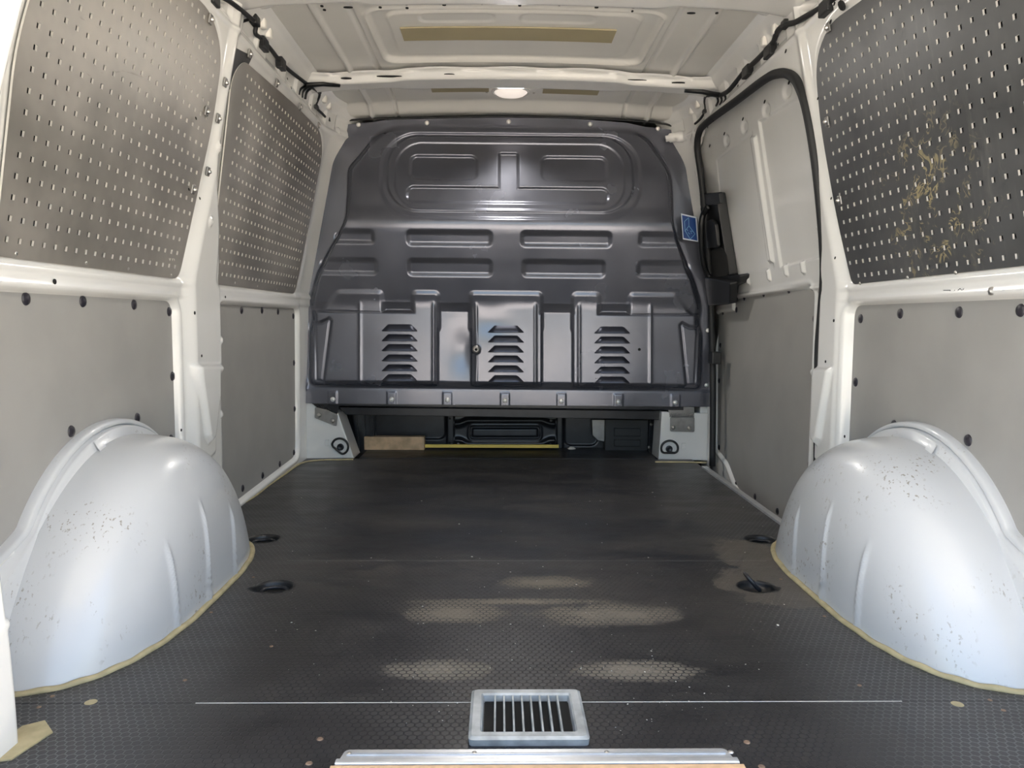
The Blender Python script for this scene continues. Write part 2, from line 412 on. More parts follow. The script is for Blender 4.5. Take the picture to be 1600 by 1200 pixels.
# ------------------------------------------------------------------ setting: side walls
def wall_grid(s):
    Y = np.linspace(.86, 3.14, 560)
    arc = np.concatenate([np.linspace(-.13, 1.25, 310), np.linspace(1.254, 1.385, 40)])
    YY, ZZ = np.meshgrid(Y, arc)
    base = prof(ZZ)
    d = np.full(YY.shape, .010)
    low = [REARLOW] + ([FRONTLOW] if s < 0 else [])
    for o in low:
        sdv = polysd(YY, ZZ, o)
        d -= .024*ss(-sdv, -.006, .006)
        d += .004*np.exp(-((sdv-.012)/.006)**2)
    for o in ([PEG_REAR, PEG_FRONT] if s < 0 else [PEG_RIGHT]):
        sdv = polysd(YY, ZZ, o)
        d -= .004*ss(-sdv, -.02, .0)+.05*ss(-sdv, .030, .06)
    # pillar between the openings
    t = ss(ZZ, .62, 1.0); y0 = 1.868+.050*t; y1 = 2.12-.130*t
    if s > 0: y0 = 1.85+.035*t; y1 = 2.03-.075*t
    up = ss(YY, y0, y0+.045)*(1-ss(YY, y1-.05, y1))
    d += (.026 if s < 0 else .019)*up*(1-.5*t)
    if s > 0: d -= .0
    # waist rail with its two lips
    m = ss(ZZ, .604, .612)*(1-ss(ZZ, .648, .656))
    d += (.006*m + .005*np.exp(-((ZZ-.640)/.004)**2))*(1-up)
    # pressed pads on the pillar
    pad = rr(YY, ZZ, 1.90, 2.03, .36, .44, .02)
    tri = polysd(YY, ZZ, [(1.892, .447), (2.065, .437), (1.99, .25), (1.965, .24), (1.945, .26)])
    d += .014*ss(-tri, -.004, .010)
    d -= .006*ss(-polysd(YY, ZZ, [(1.89, .18), (2.02, .21), (2.03, .42), (2.09, .42), (2.09, .15), (1.93, .12)]), -.004, .008)
    for (a, b) in [(2.085, .50), (2.085, .30), (1.955, .80), (1.955, .98)]:
        d += .006*ss(.014-np.hypot(YY-a, ZZ-b), 0, .008) - .004*ss(.006-np.hypot(YY-a, ZZ-b), 0, .004)
    # cant rail beads above the boards
    d += .006*np.exp(-((ZZ-1.262)/.006)**2) - .010*ss(ZZ, 1.27, 1.29)*(1-ss(ZZ, 1.315, 1.33))*(np.sin(YY*16)**2 > .35)
    for a in (1.86, 1.36):    # bell-shaped openings where roof bows meet the rail
        e = np.hypot((YY-a)/.06, (ZZ-1.322)/.028)
        d -= .05*ss(1-e, 0, .25)
    # inward D-pillar at the rear
    dp = ss(1.028-YY+.05*ss(ZZ, .7, 1.2), 0, .05)*(s < 0)
    d += dp*np.where(ZZ < .66, .14, .14-.198*0*(ZZ-.66))*(1-.18*ss(ZZ, .0, .5)) * 1.0
    # forward corner fairing
    d += .03*ss(YY, 2.97, 3.12)*ss(ZZ, .1, .7)
    d += .05*ss(YY, 2.86, 3.12)*ss(ZZ, 1.15, 1.3)
    X = s*(base-d)
    keep = None
    if s > 0: keep = (polysd(YY, ZZ, APERTURE) > 0) & ~((YY > 2.11) & (YY < 3.02) & (ZZ < .1))
    P = np.stack([X, YY, ZZ], -1)
    return P, keep
AP_PX = [(1113, 728), (1114, 600), (1111, 480), (1104, 360), (1096, 280), (1090, 235), (1092, 208), (1104, 192), (1150, 158), (1195, 124), (1216, 115), (1234, 117), (1248, 133),
         (1262, 178), (1276, 265), (1286, 370), (1288, 430), (1284, 490), (1280, 545), (1279, 620), (1278, 735), (1250, 800), (1120, 740)]
APERTURE = [wy(a, b, 1) for a, b in AP_PX[:-2]]
APERTURE = [(min(p[0], 3.10), p[1]) for p in APERTURE] + [(2.085, -.2), (3.03, -.2)]
for s, nm in ((-1, 'wall_left'), (1, 'wall_right')):
    P, keep = wall_grid(s)
    w = grid(nm, P, M_white, None, keep); w['kind'] = 'structure'
    if s < 0: WL = w
    else: WR = w
    bm = bmesh.new()
    box_bm(bm, (s*.945, 2.24, .60), (.015, 1.38, .86))
    me = bpy.data.meshes.new('outer_skin'); bm.to_mesh(me); bm.free(); add('outer_skin', me, M_white, w, False)

# punched holes in the body sides
hole_me = lathe_mesh([(0, .0012), (.0042, .0012), (.0045, 0)], 10); hole_me.materials.append(M_deep)
def holes(pts, s, parent, sc=1.0, off=.018):
    for q in pts:
        p = on_wall(q[0], q[1], s, off if len(q) < 4 else q[3]); place('punched_hole', hole_me, p, (-s, 0, 0.18 if p[2] > .66 else 0), parent, scale=q[2] if len(q) > 2 else sc)
holes([(85, 440, 1.1), (304, 489, 1, .045), (315, 556, .8, .04), (283, 672, .8, .04), (352, 464, .8), (306, 185, .8, .02), (312, 310, .8, .04), (295, 296, .8, .02)], -1, WL)
holes([(1299, 310, .8, .02), (1305, 403, .8, .04), (1303, 501, .9, .045), (1290, 565, .8, .03), (1320, 682, .8, .04), (1303, 717, .8, .04), (1278, 154, .8, .02), (1298, 34, 1.1, .02), (1304, 6, 1, .02)], 1, WR)
holes([(449, 123, .8), (455, 137, .9), (485, 164, .7)], -1, WL, off=.02)
holes([(1228, 80, 1.2), (1164, 142, 1.2), (1115, 188, 1.2), (1106, 199, .8), (1153, 134, .8), (1216, 69, .8)], 1, WR, off=.02)

# white feet of the front pillars beside the bulkhead, standing on the floor
def prism(name, pts_px, Y, depth, mat, parent, bevel=.004):
    a = [on_Y(float(u), float(v), Y) for u, v in pts_px]
    M = Matrix(((1, 0, 0, 0), (0, 0, -1, Y+depth/2), (0, 1, 0, 0), (0, 0, 0, 1)))
    me = plate_mesh([(p[0], p[2]) for p in a], [], depth, M, mat, bevel=bevel); return add(name, me, mat, parent, False)
prism('pillar_foot', [(462, 718), (553, 716), (528, 646), (500, 628), (462, 628)], 3.07, .14, M_white, WL)
prism('pillar_foot', [(1029, 718), (1106, 720), (1107, 646), (1034, 643)], 3.07, .14, M_white, WR)
prism('pillar_post', [(1094, 648), (1106, 648), (1106, 620), (1094, 620)], 3.085, .10, M_white, WR)
holes([], 1, WR)

# ------------------------------------------------------------------ setting: sliding door behind its seal
D1 = empty('door_1', (.86, 2.57, 0), kind='structure')
def on_door(px, py, off=0.0): return on_wall(px, py, 1, off-.035)
def dy(px, py): p = on_door(px, py); return (float(p[1]), float(p[2]))
Y = np.linspace(2.03, 3.13, 300); Z = np.concatenate([np.linspace(-.14, 1.30, 400)])
YY, ZZ = np.meshgrid(Y, Z)
base = prof(np.minimum(ZZ, 1.25))+.035-.30*np.maximum(ZZ-1.25, 0)
d = np.full(YY.shape, .006)
DLOW = [dy(*q) for q in [(1275, 446), (1148, 468), (1149, 486), (1122, 490), (1120, 700), (1137, 722), (1152, 762), (1185, 790), (1228, 830)]]
DLOW = rounded([DLOW[0]]+DLOW[1:8]+[(DLOW[0][0], -.085)], [.04, .01, .01, .02, .03, .03, .03, .02, .02])
sdv = polysd(YY, ZZ, DLOW); d -= .018*ss(-sdv, -.005, .005); d += .004*np.exp(-((sdv-.012)/.006)**2)
PAN_A = [dy(*q) for q in [(1122, 250), (1178, 205), (1212, 418), (1150, 432), (1130, 330)]]
PAN_B = [dy(*q) for q in [(1188, 190), (1256, 148), (1276, 260), (1283, 402), (1222, 417)]]
for P_, dp_ in ((PAN_A, .002), (PAN_B, .007)):
    sdv = polysd(YY, ZZ, P_); d -= dp_*ss(-sdv, -.003, .004)
ribp = polysd(YY, ZZ, [dy(*q) for q in [(1178, 215), (1185, 215), (1212, 408), (1205, 408)]]); d += .010*ss(-ribp, -.008, .003)
for q in [(1233, 142), (1200, 172), (1166, 198), (1138, 220)]:      # pressed cups along the head
    a, b = dy(*q); d -= .006*ss(.022-np.hypot((YY-a)*.6, ZZ-b), 0, .010)
for q in [(1259, 418), (1232, 422), (1205, 430), (1172, 436)]:
    a, b = dy(*q); d += .008*ss(.012-np.abs(YY-a), 0, .006)*ss(.02-np.abs(ZZ-b), 0, .006)
d += .010*np.exp(-((ZZ-(.655))/.006)**2)
P = np.stack([base-d, YY, ZZ], -1)
grid('inner_panel', P, M_white, D1)
for q in [(1233, 129), (1195, 159), (1161, 186), (1132, 209), (1109, 228)]:
    place('punched_hole', hole_me, on_door(*q, .008), (-1, 0, .18), D1, scale=1.3)
box('square_hole', on_door(1283, 427, .010), (.002, .005, .005), M_deep, D1, bevel=0)
# rubber seal round the opening
seal_pts = [on_wall(a, b, 1, .018) for a, b in AP_PX[:-2]]
seal = tube('door_seal', smooth_path(seal_pts, 5), .0125, M_rubber, WR, 8)


# ------------------------------------------------------------------ setting: floor of film plywood boards
FL = empty('floor', (0, 2, 0), kind='structure')
WELLS = []
for s in (-1, 1):
    WELLS += [(s*.508, 1.577, .040, .037), (s*.637, 1.930, .040, .037)]
def ell(cx, cy, a, b, n=28): return [(cx+a*math.cos(2*math.pi*k/n), cy+b*math.sin(2*math.pi*k/n)) for k in range(n)]
def dshape(cx, cy, a, b, s):
    """round well with one corner drawn out towards the wall"""
    o = []
    for k in range(32):
        th = 2*math.pi*k/32; x = a*math.cos(th); y = b*math.sin(th)
        if x*s > 0 and y < 0: x *= 1.22; y *= .95
        o.append((cx+x, cy+y))
    return o
Y1, Y2, Y3 = [float(on_z(800., v)[1]) for v in (1097., 876., 717.)]
G = .0012
seams = [(.90, Y1-G), (Y1, Y2-G*.6), (Y2, Y3-G), (Y3, 3.36)]
for i, (a, b) in enumerate(seams):
    if i < 2: o = [(-.83, a), (.83, a), (.83, b), (-.83, b)]
    elif i == 2: o = [(-.835, a), (.83, a), (.83, 2.06), (.745, 2.10), (.745, b), (-.835, b)]
    else: o = [(-.60, a), (.60, a), (.60, b), (-.60, b)]
    hs = [dshape(x, y, p, q, 1 if x > 0 else -1) for (x, y, p, q) in WELLS if a < y < b]
    me = plate_mesh(o, hs, .012, Matrix.Translation((0, 0, -.006 if i < 3 else -.004)), M_floor, M_edge if i < 1 else None, bevel=0)
    add('floor_board', me, M_floor, FL, False)
# pale raw edge seen in the rear joint
box('joint_strip', (.04, Y1-G*.5, -.0045), (.52, .0007, .0047), M_foam, FL, bevel=0)
box('joint_strip', (.03, Y2-G*.3, -.0046), (.56, .0004, .0047), M_liner, FL, bevel=0)
box('subfloor', (0, 2.24, -.17), (.94, 1.38, .008), M_deep, FL, bevel=0)
# floor screws
scr_me = lathe_mesh([(0, .0008), (.0028, .0008), (.0045, .0016), (.0055, .0004), (.0056, 0)], 14); scr_me.materials.append(M_rust)
for q in [(289, 1063), (1343, 1071), (330, 957), (1288, 963), (82, 1088), (61, 1105), (1547, 1094), (1568, 1110), (500, 1155), (483, 1193), (1167, 1160), (1190, 1198), (396, 902), (424, 1010), (1220, 905)]:
    place('screw', scr_me, on_z(float(q[0]), float(q[1]), .0), (0, 0, 1), FL, scale=.8 if q[1] > 1140 else .6)
plug = lathe_mesh([(0, .0006), (.016, .0006), (.0175, 0)], 24); plug.materials.append(M_seal)
for q in [(142, 1097), (1496, 1100)]: place('round_plug', plug, on_z(float(q[0]), float(q[1]), 0.), (0, 0, 1), FL, scale=.5)

# ------------------------------------------------------------------ setting: roof
ZR = lambda X: 1.376-.026*(X/.7)**2
X = np.linspace(-.70, .70, 460); Y = np.linspace(.86, 3.10, 420)
XX, YY = np.meshgrid(X, Y); Zc = ZR(XX); aX = np.abs(XX)
rib = np.zeros(XX.shape)
for c, w, h in ((.532, .008, .010), (.665, .008, .010), (.438, .007, -.007)):
    rib += h*np.exp(-((aX-c)/w)**4)
for y0, y1 in ((1.35, 1.80), (2.12, 2.53)):
    r1 = rr(XX, YY, -.405, .405, y0, y1+.01, .05); r2 = rr(XX, YY, -.36, .36, y0+.04, y1-.025, .05)
    rib -= .012*ss(-r1, -.004, .012); rib += .007*ss(-r2, 0, .012)
    rib += .008*np.exp(-((r1)/.006)**2)
    for c in (-.16, .12):
        r3 = rr(XX, YY, c-.11, c+.11, y0+.05, y0+.12, .03); rib -= .003*ss(-r3, 0, .012)
Zc = Zc - rib - .030*ss(YY, 2.97, 3.05)
ce = grid('ceiling', np.stack([XX, YY, Zc+.012], -1), M_roof); ce['kind'] = 'structure'
box('roof_skin', (0, 2.24, 1.46), (.96, 1.38, .012), M_white, ce)
def bow(name, yc, wb, wt, zdrop, ends=.685, wave=0.):
    """hat section across the roof: flat foot wb wide, whole section wt wide"""
    X = np.linspace(-ends, ends, 260); v = np.linspace(-1, 1, 31)
    XX, V = np.meshgrid(X, v); a = np.abs(XX); t = np.abs(V)
    nar = .62+.38*(1-ss(a, .34, .41)); end = .03*ss(a, .60, .69)
    half = np.where(t < .5, t/.5*wb/2*nar, wb/2*nar+(t-.5)/.5*(wt-wb)/2)
    half = half + end*t + wave*np.cos(XX*26)*(t > .8)*(a < .6)
    YY = yc+np.sign(V)*half
    Zz = ZR(XX)-zdrop*(1-ss(t, .5, .86)) + .006*ss(t, .9, 1) + .004*np.exp(-((t-.62)/.06)**2)*0
    return grid(name, np.stack([XX, YY, Zz], -1), M_white, ce)
bow('roof_bow', 2.655, .10, .15, .026, wave=.006); bow('roof_bow', 1.925, .13, .32, .030); bow('roof_bow', 1.20, .12, .2, .032)
slot_me = lathe_mesh([(0, .002), (1, .002), (1, 0)], 20); slot_me.materials.append(M_deep)
def slot(px, py, hw, hy, z=None, name='bow_slot'):
    z = 1.372 if z is None else z
    p = on_z(float(px), float(py), z); x = p[0]; p[2] = z
    o = place(name, slot_me, p, (0, 0, -1), ce); o.scale = (hw, hy, 1)
for q in [(541, 122, .018), (610, 119, .045), (702, 116, .018), (800, 117, .018), (901, 120, .02), (990, 125, .045), (1060, 129, .022)]:
    x = float(on_z(float(q[0]), float(q[1]), 1.35)[0]); z = ZR(x)-.012
    slot(q[0], q[1], q[2], .008, z)
for q in [(544, 11, .012), (503, 9, .004), (594, 11, .004), (635, 6, .004), (636, 12, .004), (694, 7, .005), (753, 5, .004), (812, 8, .004), (874, 7, .004), (932, 11, .005), (990, 11, .005), (988, 17, .003), (1080, 20, .011), (1120, 20, .004), (507, 15, .004)]:
    x = float(on_z(float(q[0]), float(q[1]), 1.37)[0]); z = ZR(x)-.018
    slot(q[0], q[1], q[2], .005, z-.0015)
for q in [(420, 52), (411, 37), (507, 155), (514, 165), (1194, 65), (1211, 46), (1090, 163), (1080, 173)]:
    s = -1 if q[0] < 800 else 1
    p = on_wall(q[0], q[1], s, .012); bm = bmesh.new(); box_bm(bm, p, (.008, .011, .013), None, .004)
    me = bpy.data.meshes.new('foam_block'); bm.to_mesh(me); bm.free(); add('foam_block', me, M_foam, ce, True)

# paving outside, seen only through reflections and light
gr = box('ground', (0, -6, -.62), (30, 30, .05), M_asphalt, None, bevel=0); gr['kind'] = 'structure'

# open tailgate above the rear opening (it shades the rear of the load floor)
tg = box('door_2', (0, .28, 1.50), (.82, .60, .03), M_white, None, M=Matrix.Rotation(math.radians(-9), 4, 'X'), bevel=.01); tg['kind'] = 'structure'
# ------------------------------------------------------------------ bulkhead
YB = 3.06
BH = empty('bulkhead', (0, YB, .2), 'dark blue-grey pressed steel bulkhead closing off the cab', 'bulkhead')
lV = [180, 190, 205, 230, 260, 300, 350, 400, 450, 500, 560, 622, 634]; lU = [533, 530, 519, 508, 502, 493, 484, 477, 471, 468, 466, 467, 469]
rV = [185, 195, 205, 225, 250, 300, 350, 400, 450, 500, 560, 636]; rU = [1042, 1050, 1064, 1077, 1086, 1095, 1101, 1106, 1109, 1111, 1112, 1112]
tU = [466, 530, 560, 667, 795, 922, 1028, 1060, 1112]; tV = [196, 191, 187, 184, 182, 185, 192, 199, 204]
nu, nv = 560, 400
u = np.linspace(0, 1, nu); v = np.linspace(0, 1, nv); uu, vv = np.meshgrid(u, v)
Ug = 466+(1112-466)*uu; top = np.interp(Ug, tU, tV); bot = 630+(Ug-466)/646*5.5
V = top+(bot-top)*vv; U = np.interp(V, lV, lU)+(np.interp(V, rV, rU)-np.interp(V, lV, lU))*uu
Vr = V-(U-789)*.010          # features run parallel to the slightly tilted horizontals
BODY = [(615, 197), (985, 197), (1012, 210), (1036, 246), (1048, 270), (1050, 300), (1050, 350), (1063, 388), (1086, 440), (1097, 478), (1091, 500), (1097, 520), (1095, 608), (484, 608), (484, 520), (490, 500), (482, 480), (497, 425), (524, 378), (541, 348), (544, 290), (543, 266), (560, 246), (585, 212)]
BODY = rounded(BODY, 14, 4)
sb = polysd(U, Vr, BODY)
bodym = ss(-sb, -2, 13)
prof_b = np.interp(Vr, [180, 205, 225, 330, 344, 352, 360, 368, 474, 482, 700], [-.024, -.014, .002, .070, .084, .090, .089, .084, .004, 0, 0])
k = 7; ker = np.ones(k)/k
prof_b = np.apply_along_axis(lambda c: np.convolve(np.pad(c, k//2, mode='edge'), ker, 'valid'), 0, prof_b)
D = bodym*(.030+prof_b)
# framed window-like pressing
D -= .009*ss(-rr(U, Vr, 597, 998, 209, 349, 58), -1, 5); D += .0075*ss(-rr(U, Vr, 608, 986, 214, 338, 50), -1, 4)
D -= .004*ss(-rr(U, Vr, 620, 972, 226, 334, 42), -1, 3)
for q in [(642, 748, 246, 288, 12), (843, 947, 246, 288, 12)]:
    D -= .009*ss(-rr(U, Vr, *q), -1, 5)
D -= .009*ss(-np.minimum(rr(U, Vr, 638, 948, 296, 324, 12), rr(U, Vr, 778, 811, 241, 312, 6)), -1, 5)
for q in [(523, 592, 366, 387, 6), (640, 770, 366, 389, 8), (812, 950, 366, 389, 8), (990, 1058, 366, 387, 6), (500, 595, 408, 433, 8), (640, 770, 408, 434, 8), (815, 942, 408, 434, 8), (990, 1078, 408, 433, 8)]:
    D -= .008*ss(-rr(U, Vr, *q), -2, 7)
# lower blocks with stepped tops
blocks = np.minimum.reduce([polysd(U, Vr, rounded([(500, 492), (531, 457), (600, 457), (603, 494)], 6)), rr(U, Vr, 645, 688, 457, 520, 8), rr(U, Vr, 734, 847, 457, 520, 8), rr(U, Vr, 892, 936, 457, 520, 8),
                            polysd(U, Vr, rounded([(978, 494), (981, 457), (1052, 457), (1082, 492)], 6))])
CE = np.maximum(ss(U, 683, 687)*(1-ss(U, 735, 739)), ss(U, 844, 848)*(1-ss(U, 892, 896)))
bmask = ss(-blocks, -3, 6)
raised = np.maximum(bmask, ss(Vr, 485, 492)*(1-CE))*ss(Vr, 440, 450)
D += (.006*raised - .00079*(np.clip(Vr, 474, 488)-474)*(1-raised))*(1-ss(Vr, 601, 606))*bodym
pan = sum(.003*ss(U, a-2, a+3)*(1-ss(U, b-3, b+2)) for a, b in ((566, 680), (744, 836), (903, 1014)))
D += pan*ss(Vr, 468, 486)*(1-ss(Vr, 602, 607))
for a in (565, 679, 744, 836, 903, 1014): D += .005*np.exp(-((U-a)/2.2)**2)*ss(Vr, 470, 484)*(1-ss(Vr, 600, 606))
for T in ([(493, 506), (504, 506), (517, 499), (521, 503), (509, 600), (495, 598)], [(1059, 505), (1063, 501), (1074, 507), (1089, 508), (1085, 600), (1069, 600)]):
    sT = polysd(U, Vr, T); D -= .010*ss(-sT, -3, 3)*(1) - .004*ss(-sT, 3, 5)
D -= .012*np.exp(-(((U-722)/20)**2+((Vr-548)/34)**2)) * (U < 745) + .006*np.exp(-(((U-766)/26)**2+((Vr-500)/22)**2))
D += .010*ss(9-np.hypot(U-744, Vr-546), 0, 6)
edge = .004*ss(Vr, 604, 611)                              # lip then foot flange
D += edge
for uu_ in (520, 612, 699, 789, 877, 966, 1055): D += .003*ss(8-np.abs(U-uu_), 0, 2)*ss(Vr, 612, 616)
D += .002*np.exp(-(((U-500)/3)**2))*0
for (a, b) in [(502, 258), (490, 317), (476, 413), (470, 510), (470, 600)]: D += .008*ss(13-np.hypot(U-a, (V-b)*.8), 0, 6)*(1-bodym)
P = on_Y(U, V, YB); P[..., 1] -= D
grid('pressed_sheet', P, M_bulk, BH)
RUB = [on_Y(float(a), float(b), YB-.002) for a, b in [(469, 634), (466, 560), (468, 500), (471, 450), (477, 400), (484, 350), (493, 300), (502, 260), (508, 230), (519, 205), (531, 192), (560, 187), (667, 184), (795, 182), (922, 185), (1028, 192), (1056, 200)]]
tube('edge_trim', smooth_path(RUB, 4), .004, M_rubber, BH, 6)
tube('edge_trim', smooth_path([on_Y(float(a), float(b), YB-.004) for a, b in [(1086, 252), (1095, 300), (1101, 350), (1106, 400), (1109, 450), (1111, 500), (1112, 560), (1112, 634)]], 4), .004, M_rubber, BH, 6)
riv = lathe_mesh([(0, .0045), (.003, .0045), (.0062, .003), (.0085, .0006), (.0088, 0)], 16); riv.materials.append(M_rivet)
for q in [(560, 195), (667, 192), (795, 190), (922, 194), (1028, 201), (502, 258), (490, 317), (476, 413), (470, 510), (470, 597), (1082, 266), (1091, 299), (1106, 516), (1104, 602)]:
    place('rivet', riv, on_Y(float(q[0]), float(q[1]), YB-.004), (0, -1, 0), BH)
for q in [(520, 624), (612, 624), (699, 625), (789, 626), (877, 627), (966, 628), (1055, 629)]:
    place('rivet', riv, on_Y(float(q[0]), float(q[1]), YB-.040), (0, -1, 0), BH) if False else place('rivet', riv, on_Y(float(q[0]), float(q[1]), YB-.008), (0, -1, 0), BH, scale=1.15)
eye = lathe_mesh([(.0025, .002), (.0035, .006), (.010, .006), (.014, .003), (.016, 0)], 20); eye.materials.append(M_zinc)
p = on_Y(744., 546., YB-.046); place('eyelet', eye, p, (0, -1, 0), BH)
dk = lathe_mesh([(0, .001), (.0055, .001), (.0056, 0)], 14); dk.materials.append(M_deep)
place('eyelet_hole', dk, p+np.array([0, -.0055, 0]), (0, -1, 0), BH)
place('sheet_hole', dk, on_Y(999., 546., YB-.041), (0, -1, 0), BH)
# louvres: hooded, open underneath
def louvre_mesh():
    nu, nv = 25, 7
    bm = bmesh.new(); rows = []
    for j in range(nv):
        t = j/(nv-1); row = []
        for i in range(nu):
            x = -1+2*i/(nu-1); hw = .045+.026*t; e = min(1, (1-abs(x))*3.2)
            dpt = .013*math.sin(t*math.pi/2)*math.sin(e*math.pi/2)
            row.append(bm.verts.new((x*hw, (1-t)*.026, dpt+.0005)))
        rows.append(row)
    for a, b in zip(rows, rows[1:]):
        for i in range(nu-1): bm.faces.new((a[i], b[i], b[i+1], a[i+1]))
    me = bpy.data.meshes.new('louvre'); bm.to_mesh(me); bm.free(); me.polygons.foreach_set('use_smooth', [True]*len(me.polygons)); return me
lou = louvre_mesh(); lou.materials.append(M_bulk2)
gap_bm = bmesh.new(); box_bm(gap_bm, (0, -.0005, .0012), (.069, .0016, .0012)); gap = bpy.data.meshes.new('gap'); gap_bm.to_mesh(gap); gap_bm.free(); gap.materials.append(M_deep)
MB = Matrix(((1, 0, 0, 0), (0, 0, -1, 0), (0, 1, 0, 0), (0, 0, 0, 1)))
for uc, vs in ((624.5, (517, 532.6, 548, 564, 579.5, 595)), (790.5, (519, 534.5, 550, 565.5, 581, 596.5)), (956.5, (520.5, 536, 551.5, 567, 583, 598.5))):
    for v_ in vs:
        p = on_Y(uc, v_, YB-.0385); T = Matrix.Translation(Vector([float(c) for c in p])-BH.location) @ MB
        o = bpy.data.objects.new('louvre', lou); COL.objects.link(o); o.parent = BH; o.matrix_basis = T
        g2 = bpy.data.objects.new('slot', gap); COL.objects.link(g2); g2.parent = o
# blue sticker at the right edge
def quad_plate(name, px, Y, th, mat, parent=None):
    a = [on_Y(float(u_), float(v_), Y) for u_, v_ in px]
    M = Matrix(((1, 0, 0, 0), (0, 0, -1, Y), (0, 1, 0, 0), (0, 0, 0, 1)))
    return add(name, plate_mesh([(q[0], q[2]) for q in a], [], th, M, mat), mat, parent, False)
YS = YB-.044
st = empty('sticker', on_Y(1078., 356., YS), 'small blue sticker with white border and thin line drawing', 'sticker')
quad_plate('border', [(1064, 333.5), (1088, 339), (1091, 378), (1067, 374)], YS, .001, M_label, st)
quad_plate('blue_field', [(1065.6, 336), (1086.6, 341), (1089.4, 376), (1068, 372)], YS-.0008, .001, M_blue, st)
def lines(name, segs, Y, w, mat, parent):
    bm = bmesh.new()
    for (a, b) in segs:
        A = Vector(on_Y(float(a[0]), float(a[1]), Y)); B = Vector(on_Y(float(b[0]), float(b[1]), Y)); t = (B-A).normalized(); n = t.cross(Vector((0, -1, 0)))*w
        q = [bm.verts.new(A+n), bm.verts.new(B+n), bm.verts.new(B-n), bm.verts.new(A-n)]; bm.faces.new(q)
    me = bpy.data.meshes.new(name); bm.to_mesh(me); bm.free(); return add(name, me, mat, parent, False)
lines('printed_drawing', [((1076, 340), (1069.5, 346)), ((1069.5, 346), (1070.5, 362)), ((1076, 341), (1076.5, 353)), ((1076.5, 353), (1070.5, 360.5)), ((1070.5, 360.5), (1078.5, 374)), ((1078.5, 374), (1086, 365.5)), ((1086, 365.5), (1076.5, 353)),
                          ((1078, 361), (1082, 361.5)), ((1079.5, 363), (1081, 365)), ((1075, 363), (1078, 366)), ((1073, 358), (1075, 361))], YS-.0016, .0011, M_line, st)

# ------------------------------------------------------------------ beam and seat box behind and under the bulkhead
BM = empty('support_beam', (0, 3.1, .17), 'black steel beam spanning just beneath the bulkhead', 'beam')
prism('beam_top', [(512, 627), (1068, 634), (1068, 641), (512, 634)], YB+.004, .05, M_frame, BM, .002)
prism('beam_web', [(530, 636), (1042, 642), (1042, 656), (540, 648)], YB+.05, .02, M_frame, BM, .002)
# brackets
def bracket(name, px, bolts, label, Y=3.064):
    c = on_Y(float(sum(q[0] for q in px)/len(px)), float(sum(q[1] for q in px)/len(px)), Y)
    e = empty(name, c, label, 'bracket'); a = [on_Y(float(u_), float(v_), Y) for u_, v_ in px]
    M = Matrix(((1, 0, 0, 0), (0, 0, -1, Y), (0, 1, 0, 0), (0, 0, 0, 1)))
    add('plate', plate_mesh(rounded([(q[0], q[2]) for q in a], .006, 4), [], .005, M, M_zinc, bevel=.001), M_zinc, e, False)
    for b in bolts: place('bolt', bolt, on_Y(float(b[0]), float(b[1]), Y-.0025), (0, -1, 0), e)
    return e
bolt = lathe_mesh([(0, .005), (.004, .005), (.0045, .003), (.0075, .003), (.009, 0)], 16); bolt.materials.append(M_steel)
bl = bracket('bracket', [(492, 636), (492, 653), (526, 666), (528, 648), (510, 640)], [(498, 649), (520, 658)], 'slanted grey steel bracket bolted to left white pillar foot')
br = bracket('bracket', [(1047, 652), (1047, 674), (1085, 675), (1085, 652)], [(1052, 668), (1077, 669)], 'square grey steel bracket bolted to right white pillar foot')
prism('arm', [(1043, 634), (1085, 636), (1085, 654), (1046, 652)], 3.07, .006, M_zinc, br, .001)
prism('arm', [(485, 629), (530, 630), (527, 648), (500, 641)], 3.07, .006, M_frame, bl, .001)
# lashing rings on the pillar feet
def dring(px, py, w, h, Y, label, spin=0):
    c = on_Y(float(px), float(py), Y); e = empty('lashing_ring', c, label, 'lashing ring', 'lashing rings on the white pillar feet')
    pts = []
    for k in range(20):
        th = math.radians(-22+224*k/19); pts.append((w*math.cos(th), h*math.sin(th)))
    pts += [(-w*.80, -h*.52), (-w*.6, -h*.60), (0, -h*.60), (w*.6, -h*.60), (w*.80, -h*.52)]
    cs, sn = math.cos(spin), math.sin(spin)
    P3 = [(c[0]+a*cs-b*sn, c[1]-.008, c[2]+a*sn+b*cs) for a, b in pts]
    tube('ring', P3, .0045, M_black, e, 8, True)
    cup = lathe_mesh([(0, .003), (.010, .003), (.016, .0075), (.019, .0)], 18); cup.materials.append(M_frame); place('boss', cup, (c[0], c[1]-.001, c[2]-.004), (0, -1, 0), e, scale=.75)
dring(532, 697, .033, .032, 3.068, 'black lashing ring on the left white pillar foot', -.7)
dring(1045.5, 700, .034, .031, 3.068, 'black lashing ring on the right white pillar foot')
for (a, b, par) in ((511, 692, WL), (1068, 697, WR)):
    box('small_tab', on_Y(float(a), float(b), 3.069), (.008, .002, .012), M_white, par, bevel=.001)

